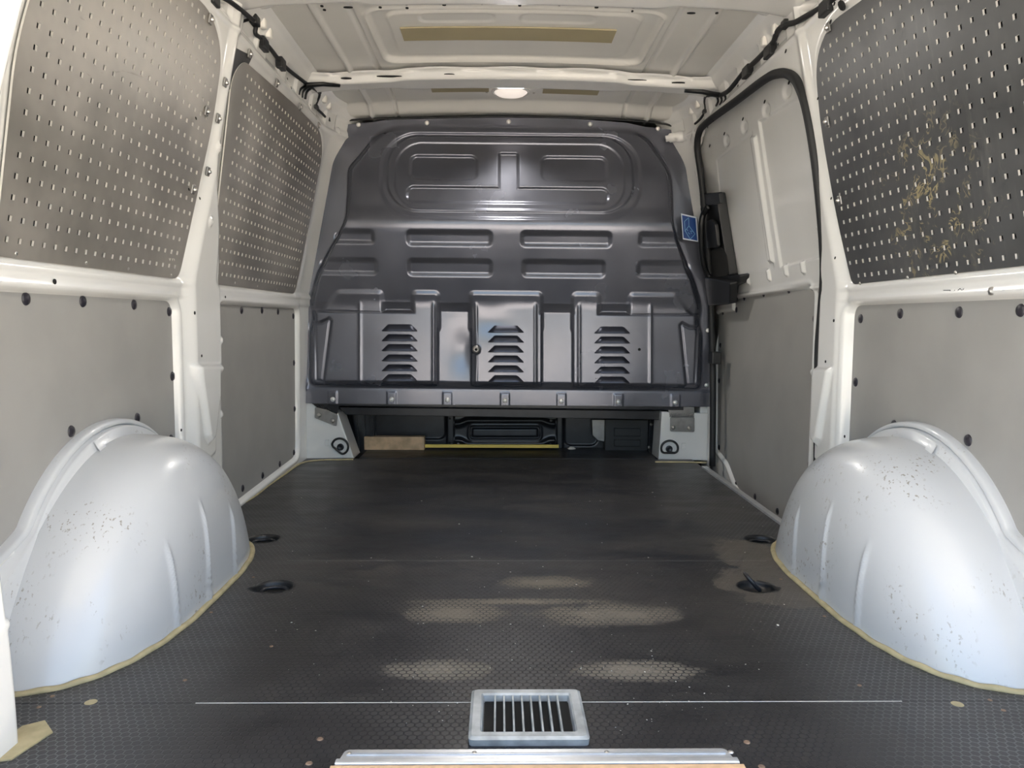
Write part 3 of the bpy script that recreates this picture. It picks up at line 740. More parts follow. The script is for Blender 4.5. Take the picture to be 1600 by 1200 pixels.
YQ = 3.335
SB = empty('seat_box', (0, YQ, 0), 'black pressed steel seat box front glimpsed under the bulkhead', 'seat box')
U, V = np.meshgrid(np.linspace(545, 1045, 420), np.linspace(636, 716, 90)); D = np.zeros(U.shape)
r1 = rr(U, V, 583, 697, 600, 687, 12); D -= .006*ss(-r1, -1, 3)
r2 = rr(U, V, 881, 935, 600, 697, 12); D -= .006*ss(-r2, -1, 3)
mid = (U > 710)*(U < 868)
h = ss(V, 653, 657)*(1-ss(V, 692, 697))*.0
for yy_, a in ((657, .012), (693, .012)):
    off = np.where(np.abs(U-789) > 55, 0, 1.)
    tt = ss(72-np.abs(U-789), 0, 16); yc = yy_+(5 if yy_ < 675 else -5)*(1-tt)*1.0
    D += a*mid*np.exp(-((V-yc)/4.5)**2)
D += .010*mid*ss(-rr(U, V, 737, 841, 668, 683, 4), -1, 3) + .006*mid*np.exp(-(rr(U, V, 733, 845, 664, 687, 6)/2.)**2)
D += .008*(ss(U, 697, 700)*(1-ss(U, 708, 711))+ss(U, 868, 871)*(1-ss(U, 878, 881)))
P = on_Y(U, V, YQ); P[..., 1] -= D
grid('pressed_front', P, M_frame, SB)
for q in [(703, 654), (868, 656), (703, 692)]: place('hole', dk, on_Y(float(q[0]), float(q[1]), YQ-.010), (0, -1, 0), SB, scale=.8)
for q in [(716, 694), (861, 657), (860, 695), (706, 695)]: place('bolt', bolt, on_Y(float(q[0]), float(q[1]), YQ-.012), (0, -1, 0), SB, scale=.7)
EB = empty('ribbed_box', on_Y(984., 700., 3.28), 'black ribbed plastic box standing under the bulkhead on the right', 'box')
prism('box_body', [(946, 655), (1014, 656), (1012, 711), (945, 708)], 3.27, .05, M_black, EB, .003)
for (a, b) in ((669, 686), (687, 702)):
    prism('raised_rib', [(960, a), (1001, a+.5), (1001, b-4), (960, b-4.5)], 3.262, .012, M_black, EB, .002)
for q in [(1018, 663), (1014, 699)]: place('bolt', bolt, on_Y(float(q[0]), float(q[1]), 3.275), (0, -1, 0), EB, scale=.8)
prism('side_rail', [(1015, 655), (1027, 655), (1026, 718), (1012, 716)], 3.28, .04, M_frame, EB, .002)
prism('clamp_plate', [(925, 656), (946, 656), (946, 690), (934, 688), (926, 680)], 3.3, .01, M_zinc, EB, .001)
# side cheeks of the opening
CH = empty('cab_side_panel', on_Y(560., 690., 3.2), 'black vertical panel beside the left white pillar foot', 'panel')
prism('cheek', [(548, 640), (585, 640), (585, 706), (560, 708)], 3.29, .03, M_frame, CH)
for a in (553, 565, 576): prism('fold', [(a, 648), (a+4, 648), (a+8, 703), (a+4, 703)], 3.278, .014, M_frame, CH, .001)
bk = box('wall_cab', (0, 3.62, .65), (.96, .01, .84), M_deep, None, bevel=0); bk['kind'] = 'structure'; bk.name = 'wall_front'

# wood and the yellow strip
wc = on_z(617., 705., 0.)
wb = empty('wood_block', (wc[0], 3.29, 0), 'short rough pine offcut lying on the floor beneath the bulkhead', 'wood block')
a = on_Y(569., 704., 3.262); b = on_Y(663., 704., 3.262)
box('timber', ((a[0]+b[0])/2, 3.285, .030), ((b[0]-a[0])/2, .022, .0285), M_wood, wb, bevel=.002)
a = on_Y(664., 700., 3.27); b = on_Y(873., 702., 3.27)
o = box('yellow_strip', ((a[0]+b[0])/2, 3.275, .018), ((b[0]-a[0])/2, .006, .007), M_yellow, None, bevel=.001)
o.name = 'yellow_batten'; tag(o, 'thin yellow strip lying along the floor edge beside the wood block', 'strip')
o = add('paper_scrap', lathe_mesh([(0, .012), (.012, .010), (.019, .004), (.018, 0), (0, 0)], 7), M_crumb); o.location = Vector(on_z(893., 702., 0.)); o.rotation_euler = (0, 0, .4)
tag(o, 'crumpled white scrap at the right end of the yellow strip', 'paper scrap')

# ------------------------------------------------------------------ wheel arches
def arch(s, label):
    A = ARCH; t = np.linspace(0, 1, 90); ph = np.linspace(0, math.pi, 170)
    T, PH = np.meshgrid(t, ph); nn = A['n']+.5*np.sin(PH)**2; r = np.sin(T*math.pi/2)**(2/nn); sd_ = A['S']*np.cos(T*math.pi/2)**(2/nn)
    z = A['H']*r*np.sin(PH); hh = 1-np.clip(z/A['H'], 0, 1); l = (.355+.065*hh**2)*r*np.cos(PH)
    Yv = A['Yc']+l
    for yc, zt in ((1.350, .175), (1.487, .215), (1.640, .172)):
        sd_ = sd_ + .006*np.exp(-((Yv-yc)/.0045)**2)*(1-ss(z, zt-.05, zt))*ss(z, -.01, .005)
    sd_ = sd_ - .003*ss(np.abs(Yv-1.60), .03, .0)*0
    X = s*(.822-sd_)
    e = empty('wheel_arch', (s*.72, A['Yc'], 0), label, 'wheel arch')
    grid('dome', np.stack([X, Yv, z], -1), M_arch, e)
    # flange against the lining board
    rows = []
    for sv, k in ((.060, .925), (.037, .928), (.034, .932), (.028, .975), (.026, .983), (.024, .986), (.009, .988), (.009, .993), (.018, .995), (.019, 1.0), (.016, 1.018), (.013, 1.024), (.002, 1.026), (-.012, 1.026)):
        p2 = np.linspace(.25, 3.12, 140)
        Yq = A['Yc']+A['FL']*k*np.cos(p2); zq = A['FH']*k*np.sin(p2)
        low = (p2 > 2.49); tt = np.clip((p2-2.49)/.63, 0, 1); y_a = A['Yc']+A['FL']*k*math.cos(2.49); z_a = A['FH']*k*math.sin(2.49)
        wf = 1.0 if sv < .0235 else (.6 if sv < .03 else 0.); Yf = np.where(low, y_a-.27*tt, Yq); zf = np.where(low, z_a-.055*(1-(1-tt)**2.2), zq)
        Yq = Yq+(Yf-Yq)*wf; zq = zq+(zf-zq)*wf
        rows.append(np.stack([np.full(p2.shape, s*(.822-sv)), Yq, zq], -1))
    grid('flange', np.stack(rows), M_arch, e)
    grid('weld_tab', np.stack([np.stack([np.full(9, s*(.822-sv)), 1.44+np.linspace(-.012, .012, 9), A['FH']*k*np.sqrt(1-((1.44+np.linspace(-.012, .012, 9)-A['Yc'])/(A['FL']*k))**2)], -1) for sv, k in ((.056, .915), (.041, .932), (.032, .975), (.030, .984))]), M_arch, e)
    t2 = np.linspace(.02, 1, 60); pts = []
    for sg in (-1, 1):
        tt = t2 if sg < 0 else t2[::-1]
        q = [(s*(.822-(A['S']+.004)*math.cos(t_*math.pi/2)**(2/A['n'])), A['Yc']+sg*(A['L']+.004)*math.sin(t_*math.pi/2)**(2/A['n']), .0015+.0012*math.sin(t_*41)) for t_ in tt]
        pts += (q[::-1] if sg < 0 else q[::-1])
    tube('sealant_bead', pts, .0065, M_seal, e, 8, flat=.8)
    return e
arch(-1, 'white painted wheel arch bulging from the left wall'); arch(1, 'white painted wheel arch bulging from the right wall below the scratched board')

# ------------------------------------------------------------------ lining boards with clips
clip = lathe_mesh([(0, .0045), (.004, .0045), (.0055, .0032), (.0095, .0028), (.011, .0006), (.0112, 0)], 20); clip.materials.append(M_clip)
def side_matrix(s, w0, off=0.0, tilt=False):
    """local x runs along Y (mirrored on the right), local y up the wall, local z inboard"""
    if tilt:
        dz = 1.25-.66; dx = -(.818-.7012); L = math.hypot(dz, dx); up = Vector((s*dx/L, 0, dz/L)); org = Vector((s*.818, 0, .66))
    else: up = Vector((0, 0, 1)); org = Vector((s*w0, 0, 0))
    ex = Vector((0, -s, 0)) ; ez = ex.cross(up)
    org = org+ez*off
    return Matrix(((ex.x, up.x, ez.x, org.x), (ex.y, up.y, ez.y, org.y), (ex.z, up.z, ez.z, org.z), (0, 0, 0, 1)))
def lining(s, outline, clips, label, w0=.8265, doff=0., th=.007):
    c = np.mean(np.array(outline), 0); e = empty('lining_board', (s*w0, float(c[0]), float(min(q[1] for q in outline))), label, 'lining board')
    loc = [(-s*q[0], q[1]) for q in outline]
    add('board', plate_mesh(loc, [], th, side_matrix(s, w0), M_liner, M_edge, bevel=.0), None, e, False)
    for q in clips:
        if len(q) > 2: p = np.array([s*(w0-th/2), q[0], q[1]])
        else: p = on_wall(q[0], q[1], s, .82-(w0-th/2)); p[0] = s*(w0-th/2)
        place('clip', clip, p, (-s, 0, 0), e)
    return e
def shrink(o, d):
    c = np.array(o); n = len(c); out = []
    for i in range(n):
        t = c[(i+1) % n]-c[i-1]; nn = np.array([t[1], -t[0]]); nn /= np.linalg.norm(nn)+1e-9; out.append(c[i]+nn*d)
    a = np.array(out); return [tuple(q) for q in a]
lining(-1, REARLOW, [(40, 467), (129, 471), (209, 476), (264, 487), (269, 588), (214, 653), (111, 674), (267, 686)], 'grey lining board above the left wheel arch')
lining(-1, FRONTLOW, [(340, 490), (377, 485), (409, 485), (434, 487), (458, 494), (338, 590), (339, 690), (459, 567), (460, 639), (459, 707), (437, 725), (410, 743), (379, 763)], 'grey lining board between left pillar and bulkhead')
lining(1, REARLOW, [(1345, 498), (1407, 490), (1499, 488), (1595, 485), (1337, 597), (1397, 664), (1513, 688), (1337, 697)], 'grey lining board above the right wheel arch')
DCL = [(1162, 465), (1192, 459), (1150, 484), (1129, 488), (1125, 540), (1123, 595), (1231, 453), (1268, 448), (1272, 498), (1270, 595), (1264, 726), (1214, 799), (1123, 699), (1149, 757), (1179, 776)]
dcl = []
for q in DCL: p = on_wall(q[0], q[1], 1, -.035); dcl.append((float(p[1]), float(p[2]), 0))
lining(1, DLOW, dcl, 'grey lining board with notched corner on the sliding door', w0=.8605)

# ------------------------------------------------------------------ perforated boards
def pegboard(s, outline, mt, label, y0, zrow0, tabs, rivets, nrow=18):
    dz = 1.25-.66; dx = (.818-.7012); L = math.hypot(dz, dx); kk = L/dz
    Mx = side_matrix(s, 0, -.008, True) if False else side_matrix(s, 0, .0125, True)
    loc = [(-s*q[0], (q[1]-.66)*kk) for q in outline]
    arr = np.array(outline); hs = []; pitch = .0325; hh = .0045
    ys = np.arange(y0, arr[:, 0].max(), pitch); rows = [zrow0+pitch*i for i in range(nrow+2)]
    gy, gw = np.meshgrid(ys, rows); sdv = polysd(gy, gw/kk+.66, outline)
    for y_, w_ in zip(gy[sdv < -.014], gw[sdv < -.014]):
        x = -s*y_; hs.append([(x-hh, w_-hh), (x+hh, w_-hh), (x+hh, w_+hh), (x-hh, w_+hh)])
    e = empty('perforated_board', (s*.80, float(arr[:, 0].mean()), .655), label, 'perforated board')
    add('perforated_sheet', plate_mesh(loc, hs, .0035, Mx, mt, M_holeedge), None, e, False)
    nrm = Mx.to_3x3() @ Vector((0, 0, 1))
    for q in tabs:
        p = on_wall(q[0], q[1], s, .017)
        T = Mx.to_3x3().to_4x4()
        bm = bmesh.new(); box_bm(bm, (0, 0, 0), (.009, .011, .0025), None, .002); bmesh.ops.transform(bm, matrix=Matrix.Translation(Vector(p)) @ T, verts=bm.verts[:])
        me = bpy.data.meshes.new('tab'); bm.to_mesh(me); bm.free(); tb = add('tab', me, M_zinc, e, False)
        o = bpy.data.objects.new('screw_head', knob); COL.objects.link(o); o.parent = tb
        o.matrix_basis = Matrix.Translation(Vector(p)+nrm*.003) @ nrm.to_track_quat('Z', 'Y').to_matrix().to_4x4() @ Matrix.Scale(.7, 4)
    for q in rivets:
        p = Vector(on_wall(q[0], q[1], s, .0138)); place('rivet', small, p, nrm, e)
    return e, Mx
T_ = side_matrix(-1, 0, .0115, True)
def local_on(px, py, s, T):
    Ti = T.inverted(); d = Ti.to_3x3() @ Vector(ray(float(px), float(py))); o_ = Ti @ Vector(CAM); w_ = o_-d*(o_.z/d.z); return (w_.x, w_.y)
add('dark_pane', plate_mesh([local_on(a, b, -1, T_) for a, b in [(363, 72), (394, 88), (380, 118), (358, 140), (349, 136)]], [], .002, T_, M_frame), None, WL, False)
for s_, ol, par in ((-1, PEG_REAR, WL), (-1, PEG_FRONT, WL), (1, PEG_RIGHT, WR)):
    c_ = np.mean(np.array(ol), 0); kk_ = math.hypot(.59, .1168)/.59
    add('dark_backing', plate_mesh([(-s_*(c_[0]+(q[0]-c_[0])*.90), ((c_[1]+(q[1]-c_[1])*.87)-.66)*kk_) for q in ol], [], .002, side_matrix(s_, 0, -.030, True), M_frame), None, par, False)  # dark sheet added behind the perforations, stands in for shade in the recess
knob = lathe_mesh([(0, .009), (.003, .0085), (.0065, .005), (.007, .001), (.0085, 0)], 14); knob.materials.append(M_steel)
small = lathe_mesh([(0, .002), (.003, .0015), (.004, 0)], 10); small.materials.append(M_steel)
PBL, _ = pegboard(-1, PEG_REAR, M_pegL, 'grey perforated steel board on upper left wall nearest the rear opening', 1.212, .0225, [(323, 174), (329, 30), (302, 296)], [(25, 396), (134, 411), (200, 420), (267, 430)])
pegboard(-1, PEG_FRONT, M_pegL, 'brown-grey perforated steel board on upper left wall next to the bulkhead', 2.074, .0235, [(390, 84), (433, 130), (469, 167), (498, 196), (352, 129), (341, 185), (325, 268)], [(334, 437), (367, 442), (402, 447), (432, 452)])
pegboard(1, PEG_RIGHT, M_pegR, 'scratched anthracite perforated steel board high on the right wall', 1.150, .0110, [(1294, 43), (1292, 190), (1312, 313)], [(1344, 443), (1418, 434), (1493, 426)])

def strokes(name, segs, s_, off, r_, m_, par):
    bm_ = bmesh.new()
    for seg in segs:
        me_ = tube_mesh([on_wall(a, b, s_, off) for a, b in seg], r_, 4); bm_.from_mesh(me_); bpy.data.meshes.remove(me_)
    me_ = bpy.data.meshes.new(name); bm_.to_mesh(me_); bm_.free(); return add(name, me_, m_, par, False)
strokes('printed_mark', [[(264.2, 403.2), (265.3, 407)], [(266.6, 403.4), (265.3, 407)], [(269.2, 404), (269.8, 407.6)], [(269.5, 404.6), (272.2, 404.6)], [(272.2, 404.6), (272.6, 407.8)]], -1, .0145, .0005, M_foam, PBL)
strokes('pen_marks', [[(1474, 453.5), (1485, 453.5)], [(1485, 454), (1485, 460)], [(1492, 453), (1490.5, 456)], [(1496, 458), (1497, 453.5), (1500, 450.5), (1503, 454), (1506, 451)]], 1, .017, .0007, M_clip, WR)
wb_ = place('bolt', bolt, on_wall(1549.5, 455, 1, .0165), (-1, 0, 0), WR, scale=.9)
for q in ((1316, 8, 2.6, 1),): place('rail_opening', hole_me, on_wall(q[0], q[1], q[3], .02), (-1, 0, -.6), WR, scale=q[2])
for q in ((1204, 45, 2.4),): pass
# ------------------------------------------------------------------ black latch cover and guide on the sliding door
LC = empty('latch_cover', on_wall(1120, 470, 1, 0), 'black plastic latch cover with grab handle at the sliding door front edge', 'latch cover')
def on_plane(px, py, off): return on_wall(px, py, 1, off)
def slab(name, px, off, th, mat, parent, bevel=.003):
    """solid piece traced on the tilted door face, th thick inboard"""
    T = side_matrix(1, 0, 0, True); Ti = T.inverted()
    loc = []
    for q in px:
        d = Ti.to_3x3() @ Vector(ray(float(q[0]), float(q[1]))); o_ = Ti @ Vector(CAM)
        t_ = (off-o_.z)/d.z; w_ = o_+d*t_; loc.append((w_.x, w_.y))
    Mx = T @ Matrix.Translation((0, 0, off))
    return add(name, plate_mesh(loc, [], th, Mx, mat, bevel=bevel), mat, parent, False)
slab('back_plate', rounded([(1092, 306), (1126, 301), (1146, 430), (1164, 428), (1163, 441), (1147, 448), (1146, 474), (1112, 478), (1104, 420), (1094, 350)], 3, 3), -.012, .035, M_black, LC)
slab('cap', rounded([(1096, 303), (1126, 300), (1129, 318), (1097, 322)], 2, 3), .010, .016, M_black, LC)
slab('finger_recess', rounded([(1106, 392), (1128, 386), (1136, 400), (1139, 430), (1110, 436)], 4, 3), .007, .004, M_deep, LC, .001)
hp = [on_wall(a, b, 1, o_) for a, b, o_ in [(1108, 322, .012), (1099, 335, .028), (1096, 352, .040), (1096, 385, .045), (1100, 415, .040), (1108, 432, .022), (1118, 440, .01)]]
tube('grab_bar', smooth_path(hp, 5), .011, M_black, LC, 10)
slab('release_lever', rounded([(1106, 345), (1114, 342), (1120, 350), (1124, 386), (1106, 388)], 3, 3), .018, .014, M_black, LC, .004)
slab('lower_block', rounded([(1106, 432), (1147, 440), (1146, 474), (1112, 477)], 3, 3), .022, .03, M_black, LC, .005)
GB = box('door_stop', on_wall(1117, 559, 1, .02), (.018, .028, .024), M_black, None, bevel=.004); tag(GB, 'small black rubber stop block on the door seal', 'stop block')

# horn of the cant rail over the bulkhead corner
horn = [on_Y(1040., 217., 3.03), on_Y(1056., 214., 3.02), on_Y(1075., 212., 3.0), on_wall(1092, 200, 1, -.01)]
tube('rail_horn', smooth_path(horn, 6), [.012]*3+[.018]*4+[.022]*5+[.026]*7, M_white, WR, 12)
tube('rail_horn', smooth_path([on_wall(1092, 205, 1, .0), on_wall(1086, 235, 1, -.004), on_wall(1094, 275, 1, -.002)], 6), [.024]*5+[.016]*8, M_white, WR, 10)
horn = [on_Y(528., 205., 3.02), on_Y(518., 208., 3.0), on_wall(503, 228, -1, -.004)]
tube('rail_horn', smooth_path(horn, 6), .016, M_white, WL, 10)

# ------------------------------------------------------------------ cable looms along the cant rails
def loom(s, main, branch, clips, bar, prongs, label):
    e = empty('cable_loom', on_wall(main[len(main)//2][0], main[len(main)//2][1], s, .0), label, 'cable loom')
    tube('cable', smooth_path([on_wall(a, b, s, .012+c) for a, b, c in main], 4), .0072 if s > 0 else .0058, M_rubber, e, 8)
    tube('branch_cable', smooth_path([on_wall(a, b, s, .010+c) for a, b, c in branch], 4), .0045, M_rubber, e, 8)
    for (a, b, hy, hz) in clips:
        p = on_wall(a, b, s, .012); c = box('cable_clip', p, (.010, hy, hz), M_black, e, bevel=.003)
    A = on_wall(*bar[0], s, .02); B = on_z(float(bar[1][0]), float(bar[1][1]), float(A[2])+.012)
    tube('bar', [A, (A+B)/2+np.array([0, 0, .004]), B], [.014, .012, .009], M_black, e, 8, flat=.6)
    for q in prongs:
        tube('prong', smooth_path([on_wall(a, b, s, c) for a, b, c in q], 4), .004, M_black, e, 6)
    return e
loom(-1, [(338, -8, 0), (355, 0, 0), (372, 12, .006), (390, 27, .006), (400, 36, 0), (399, 52, 0), (408, 60, 0), (424, 78, 0), (437, 95, 0), (452, 110, 0), (470, 124, 0), (484, 134, .008), (500, 145, .008)],
     [(484, 134, .008), (499, 145, .004), (496, 158, 0), (493, 167, 0), (504, 178, 0), (515, 190, 0), (529, 204, 0)],
     [(398, 32, .018, .012), (411, 69, .024, .016), (439, 100, .022, .016), (512, 187, .012, .008), (493, 167, .012, .006), (333, 0, .02, .012)], [(478, 133), (531, 134)],
     [[(480, 133, .014), (470, 139, .012), (467, 148, .01)], [(486, 134, .014), (474, 142, .012), (472, 152, .01)], [(490, 136, .014), (480, 143, .012), (477, 155, .01)], [(395, 29, .012), (378, 34, 0), (362, 42, -.01)]],
     'black cable loom clipped along the left roof rail')
loom(1, [(1310, -8, 0), (1290, 8, 0), (1264, 23, 0), (1242, 35, .004), (1226, 39, .004), (1214, 50, 0), (1208, 66, 0), (1194, 82, 0), (1179, 97, 0), (1163, 112, 0), (1150, 128, 0), (1138, 142, .004), (1126, 149, .008)],
     [(1126, 149, .008), (1104, 150, .006), (1101, 158, 0), (1102, 172, 0), (1094, 186, 0), (1082, 196, 0), (1068, 202, 0), (1054, 203, 0)],
     [(1292, 11, .026, .016), (1228, 38, .014, .01), (1203, 80, .026, .016), (1168, 112, .026, .016), (1102, 174, .010, .006)], [(1124, 149), (1070, 142)],
     [[(1120, 150, .012), (1122, 158, .012), (1119, 165, .01)], [(1126, 150, .012), (1128, 157, .012), (1125, 163, .01)], [(1132, 148, .012), (1134, 154, .012), (1131, 160, .01)]],
     'black cable loom clipped along the right roof rail')

# ------------------------------------------------------------------ roof pads and lamp
def pad(a, b, label, grp=None):
    x0, x1, y0, y1 = a; 
    Xg, Yg = np.meshgrid(np.linspace(x0, x1, 24), np.linspace(y0, y1, 4)); top = ZR(Xg)-b+.004
    bm = bmesh.new(); n = Xg.shape; lay = []
    for dzz in (0, -.004):
        lay.append([[bm.verts.new((Xg[j, i], Yg[j, i], top[j, i]+dzz)) for i in range(n[1])] for j in range(n[0])])
    for j in range(n[0]-1):
        for i in range(n[1]-1):
            for L_ in lay: bm.faces.new((L_[j][i], L_[j][i+1], L_[j+1][i+1], L_[j+1][i]))
    A_, B_ = lay
    for i in range(n[1]-1):
        for j in (0, n[0]-1): bm.faces.new((A_[j][i], A_[j][i+1], B_[j][i+1], B_[j][i]))
    for j in range(n[0]-1):
        for i in (0, n[1]-1): bm.faces.new((A_[j][i], A_[j+1][i], B_[j+1][i], B_[j][i]))
    bmesh.ops.recalc_face_normals(bm, faces=bm.faces[:])
    me = bpy.data.meshes.new('damping_pad'); bm.to_mesh(me); bm.free()
    return tag(add('damping_pad', me, M_tan, None, False), label, 'damping pad', grp)
pad((-.325, .292, 2.262, 2.360), -.012, 'long tan damping pad on the roof panel behind the roof bow')
pad((-.285, -.08, 2.775, 2.86), -.006, 'tan damping pad on the roof left of the round lamp')
pad((.115, .315, 2.785, 2.87), -.006, 'tan damping pad on the roof right of the round lamp')
lp = on_z(798., 147., 1.375)
LA = empty('ceiling_lamp', (lp[0], lp[1], 1.40), 'round white lamp set into the roof near the bulkhead', 'lamp')
lens = lathe_mesh([(0, .020), (.03, .018), (.05, .012), (.060, .004), (.062, 0)], 36); lens.materials.append(M_lamp); place('lens', lens, (lp[0], lp[1], 1.385), (0, 0, -1), LA)
ll = bpy.data.lights.new('lamp_light', 'SPOT'); ll.shadow_soft_size = .05; ll.spot_size = math.radians(136); ll.spot_blend = .5; ll.energy = 9.0; ll.color = (1, .95, .88)
lo = bpy.data.objects.new('lamp_light', ll); COL.objects.link(lo); lo.location = (lp[0], lp[1], 1.352); lo.rotation_euler = Vector((0, -.42, -.9)).to_track_quat('-Z', 'Y').to_euler()
rim = lathe_mesh([(.060, 0), (.061, .006), (.068, .005), (.070, 0)], 36); rim.materials.append(M_white); place('rim', rim, (lp[0], lp[1], 1.385), (0, 0, -1), LA)
for dx_ in (-.088, .085): place('screw', bolt, (lp[0]+dx_, lp[1]+.02, 1.386), (0, 0, -1), LA, scale=.6)

# ------------------------------------------------------------------ recessed lashing eyes in the floor
def well(i, x, y, a, b, s, label, raised=False):
    e = empty('floor_lashing_eye', (x, y, -.012), label, 'lashing eye')
    n = 32; o = dshape(x, y, a*1.0, b*1.0, s)
    bm = bmesh.new(); rows = []
    for k, (sc, z) in enumerate(((1.06, .0008), (1.0, .0012), (.97, -.006), (.90, -.016), (.55, -.020), (.0, -.020))):
        rows.append([bm.verts.new((x+(q[0]-x)*sc, y+(q[1]-y)*sc, z)) for q in o] if sc > 0 else [bm.verts.new((x, y, z))])
    for A_, B_ in zip(rows, rows[1:]):
        for k in range(n):
            if len(B_) == 1: bm.faces.new((A_[k], A_[(k+1) % n], B_[0]))
            else: bm.faces.new((A_[k], A_[(k+1) % n], B_[(k+1) % n], B_[k]))
    bmesh.ops.recalc_face_normals(bm, faces=bm.faces[:])
    me = bpy.data.meshes.new('cup'); bm.to_mesh(me); bm.free(); add('cup', me, M_black, e, True)
    pts = [(a*.66*math.cos(t_), b*.66*math.sin(t_)) for t_ in np.linspace(math.radians(-60), math.radians(240), 18)]
    if raised:
        P3 = [(x-.012*s+p_[1]*.25*s-.006, y+p_[0]*.8, .008+p_[1]*.75) for p_ in pts]; P3 = [(x+s*(-.026+.9*(b*.66-p_[1])*.7), y-.004+p_[0]*.6, .003+.027*(p_[1]+b*.3)/(b)) for p_ in pts]
    else: P3 = [(x+p_[0], y+p_[1], -.010) for p_ in pts]
    tube('ring', P3, .0042, M_frame, e, 8, True)
    place('boss', small_boss, (x, y-.004, -.020), (0, 0, 1), e)
small_boss = lathe_mesh([(0, .006), (.006, .006), (.012, .003), (.014, 0)], 14); small_boss.materials.append(M_zinc)
labs = {(-1, 0): 'black recessed lashing eye beside the left wheel arch, flush in the floor', (-1, 1): 'black recessed lashing eye just beyond the left wheel arch',
        (1, 0): 'black lashing eye with raised ring beside the right wheel arch', (1, 1): 'black recessed lashing eye just beyond the right wheel arch'}
for i, (x, y, a, b) in enumerate(WELLS):
    s = 1 if x > 0 else -1; well(i, x, y, a, b, s, labs[(s, i % 2)], raised=(s > 0 and i % 2 == 0))

# ------------------------------------------------------------------ rear grate, sill and strips
gx0, gx1, gy0, gy1, gh = -.077, .082, .969, 1.104, .012
GT = empty('floor_grate', (.002, (gy0+gy1)/2, 0), 'weathered aluminium grate lying on the black floor by the sill', 'grate')
bm = bmesh.new()
def ringpts(x0, x1, y0, y1, z, r, n=5):
    return [(p[0], p[1], z) for p in rounded([(x0, y0), (x1, y0), (x1, y1), (x0, y1)], r, n)]
prof_g = [(0, 0, .006), (-.001, gh*.75, .006), (.003, gh, .006), (.014, gh, .004), (.0165, gh*.8, .003), (.018, .001, .002)]
rws = [[bm.verts.new(p) for p in ringpts(gx0+i_, gx1-i_, gy0+i_, gy1-i_, z_, r_+.001)] for i_, z_, r_ in prof_g]
for A_, B_ in zip(rws, rws[1:]):
    n = len(A_)
    for k in range(n): bm.faces.new((A_[k], A_[(k+1) % n], B_[(k+1) % n], B_[k]))
me = bpy.data.meshes.new('frame'); bm.to_mesh(me); bm.free(); add('frame', me, M_grate, GT, False)
box('black_plate', ((gx0+gx1)/2, (gy0+gy1)/2, .0006), ((gx1-gx0)/2-.019, (gy1-gy0)/2-.019, .0004), M_deep, GT, bevel=0)  # flat black plate on the floor, darkens the gaps between the slats
for k in range(8):
    x = gx0+.021+(k+1)*((gx1-gx0)-.042)/9
    box('slat', (x, (gy0+gy1)/2, .0058), (.0014, (gy1-gy0)/2-.0175, .0050), M_grate, GT, bevel=.0005, seg=1)
SL = empty('sill_plate', (0, .96, 0), 'ribbed aluminium sill plate across the rear edge of the floor', 'sill plate')
a0 = on_z(540., 1171., .006); a1 = on_z(1136., 1173., .006)
cx = (a0[0]+a1[0])/2; hw = (a1[0]-a0[0])/2; ye = float(a0[1])
outl = rounded([(cx-hw-.012, ye-.075), (cx+hw+.012, ye-.075), (cx+hw, ye), (cx-hw, ye)], [0, 0, .008, .008])
add('plate', plate_mesh(outl, [], .006, Matrix.Translation((0, 0, .0032)), M_alu, bevel=.001), M_alu, SL, False)
for k, yy_ in enumerate((.010, .013)):
    box('groove_ridge', (cx, ye-yy_, .0066), (hw-.004, .0007, .0008), M_alu, SL, bevel=0)
yn = float(on_z(800., 1190., .010)[1]); yo = float(on_z(800., 1197., .009)[1])
box('front_nosing', (cx, yn, .0085), (hw+.006, .0055, .004), M_alu, SL, bevel=.002)
box('wooden_edge', (cx, yo-.004, .0065), (hw+.010, .0045, .004), M_edge, SL, bevel=.0005)
for x_ in (-.24, -.08, .09, .25): place('screw', small, (cx+x_, ye-.010, .0062), (0, 0, 1), SL)
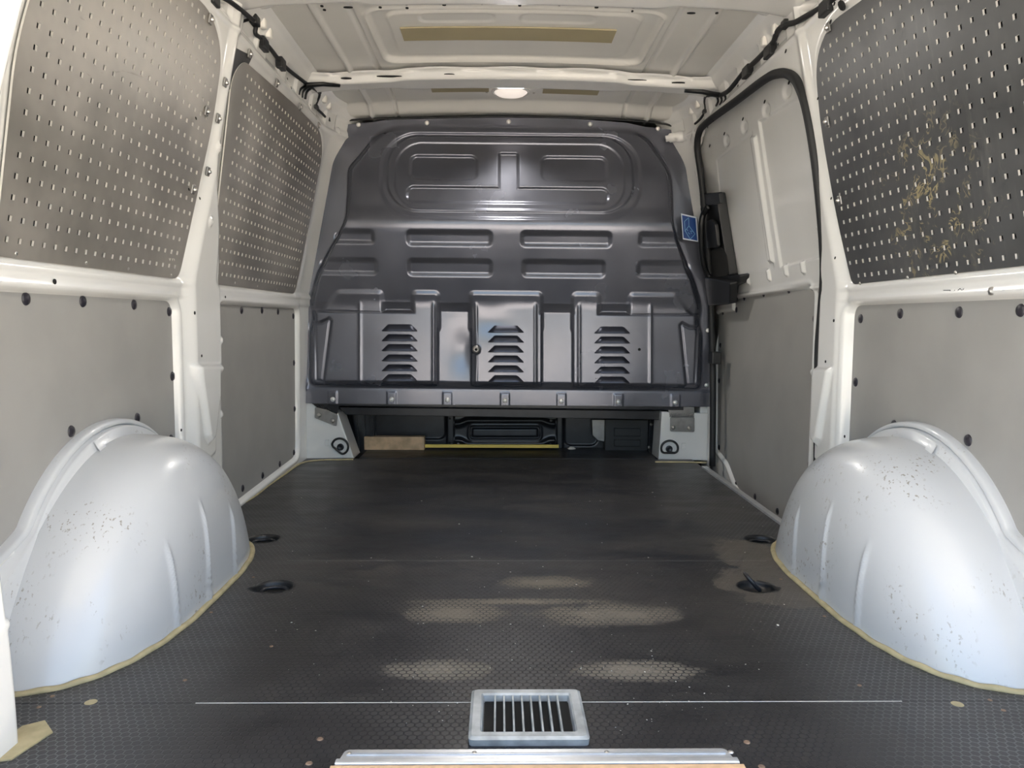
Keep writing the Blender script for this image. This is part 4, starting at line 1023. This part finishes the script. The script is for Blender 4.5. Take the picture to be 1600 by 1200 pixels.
# aluminium strip along the step of the sliding door
TS = box('threshold_strip', (.748, 2.47, .003), (.010, .42, .004), M_alu, None, bevel=.001)
tag(TS, 'grey metal edging strip along the floor by the sliding door step', 'edging strip')
stp = box('trim_1', (.84, 2.56, -.14), (.10, .52, .008), M_white, None, bevel=0); stp['kind'] = 'structure'
# D-pillar foot cardboard-coloured flap at the rear corner
fl = add('sealing_flap', plate_mesh([(-.70, .93), (-.655, .94), (-.640, 1.005), (-.668, 1.035), (-.69, 1.02)], [], .002, Matrix.Translation((0, 0, .0012)), M_seal), None, None, False)
tag(fl, 'beige flap of tape on the floor at the white rear pillar', 'tape')
sb_ = [on_z(float(a), float(b), .002) for a, b in [(380, 786), (400, 774), (420, 758), (445, 741), (470, 724), (500, 719), (552, 718)]]
b1 = tube('sealant_line', smooth_path(sb_, 4), .005, M_seal, None, 6, flat=.6); tag(b1, 'cream sealant line along the floor below the left lining board', 'sealant')
sb_ = [on_z(float(a), float(b), .002) for a, b in [(1024, 722), (1060, 722), (1104, 723)]]
b2 = tube('sealant_line', smooth_path(sb_, 4), .006, M_seal, None, 6, flat=.6); tag(b2, 'cream sealant line at the base of the right white pillar foot', 'sealant')
# crumbs
bm = bmesh.new()
for k in range(300):
    if k < 90: px_, py_ = random.gauss(900, 170), random.uniform(880, 1130)
    elif k < 220: px_, py_ = random.uniform(430, 1220), random.uniform(760, 1060)
    else: px_, py_ = random.uniform(560, 1160), random.uniform(1030, 1150)
    p = on_z(px_, py_, 0.0); r_ = random.choice([.0004, .0005, .0007, .0010])*random.uniform(.7, 1.2)*(1+max(0, (1000-py_))/500)
    if 725 < px_ < 930 and py_ > 1060: continue
    if random.random() < .04: r_ *= 1.9
    M_ = Matrix.Translation((p[0], p[1], r_*.4)) @ Matrix.Rotation(random.uniform(0, 6), 4, 'Z') @ Matrix.Diagonal((1.6, 1, .6, 1))
    bmesh.ops.create_icosphere(bm, subdivisions=1, radius=r_, matrix=M_)
me = bpy.data.meshes.new('crumbs'); bm.to_mesh(me); bm.free()
cr = add('crumbs', me, M_crumb, None, False); tag(cr, 'pale crumbs and grit scattered over the black floor', 'crumbs', kind='stuff')
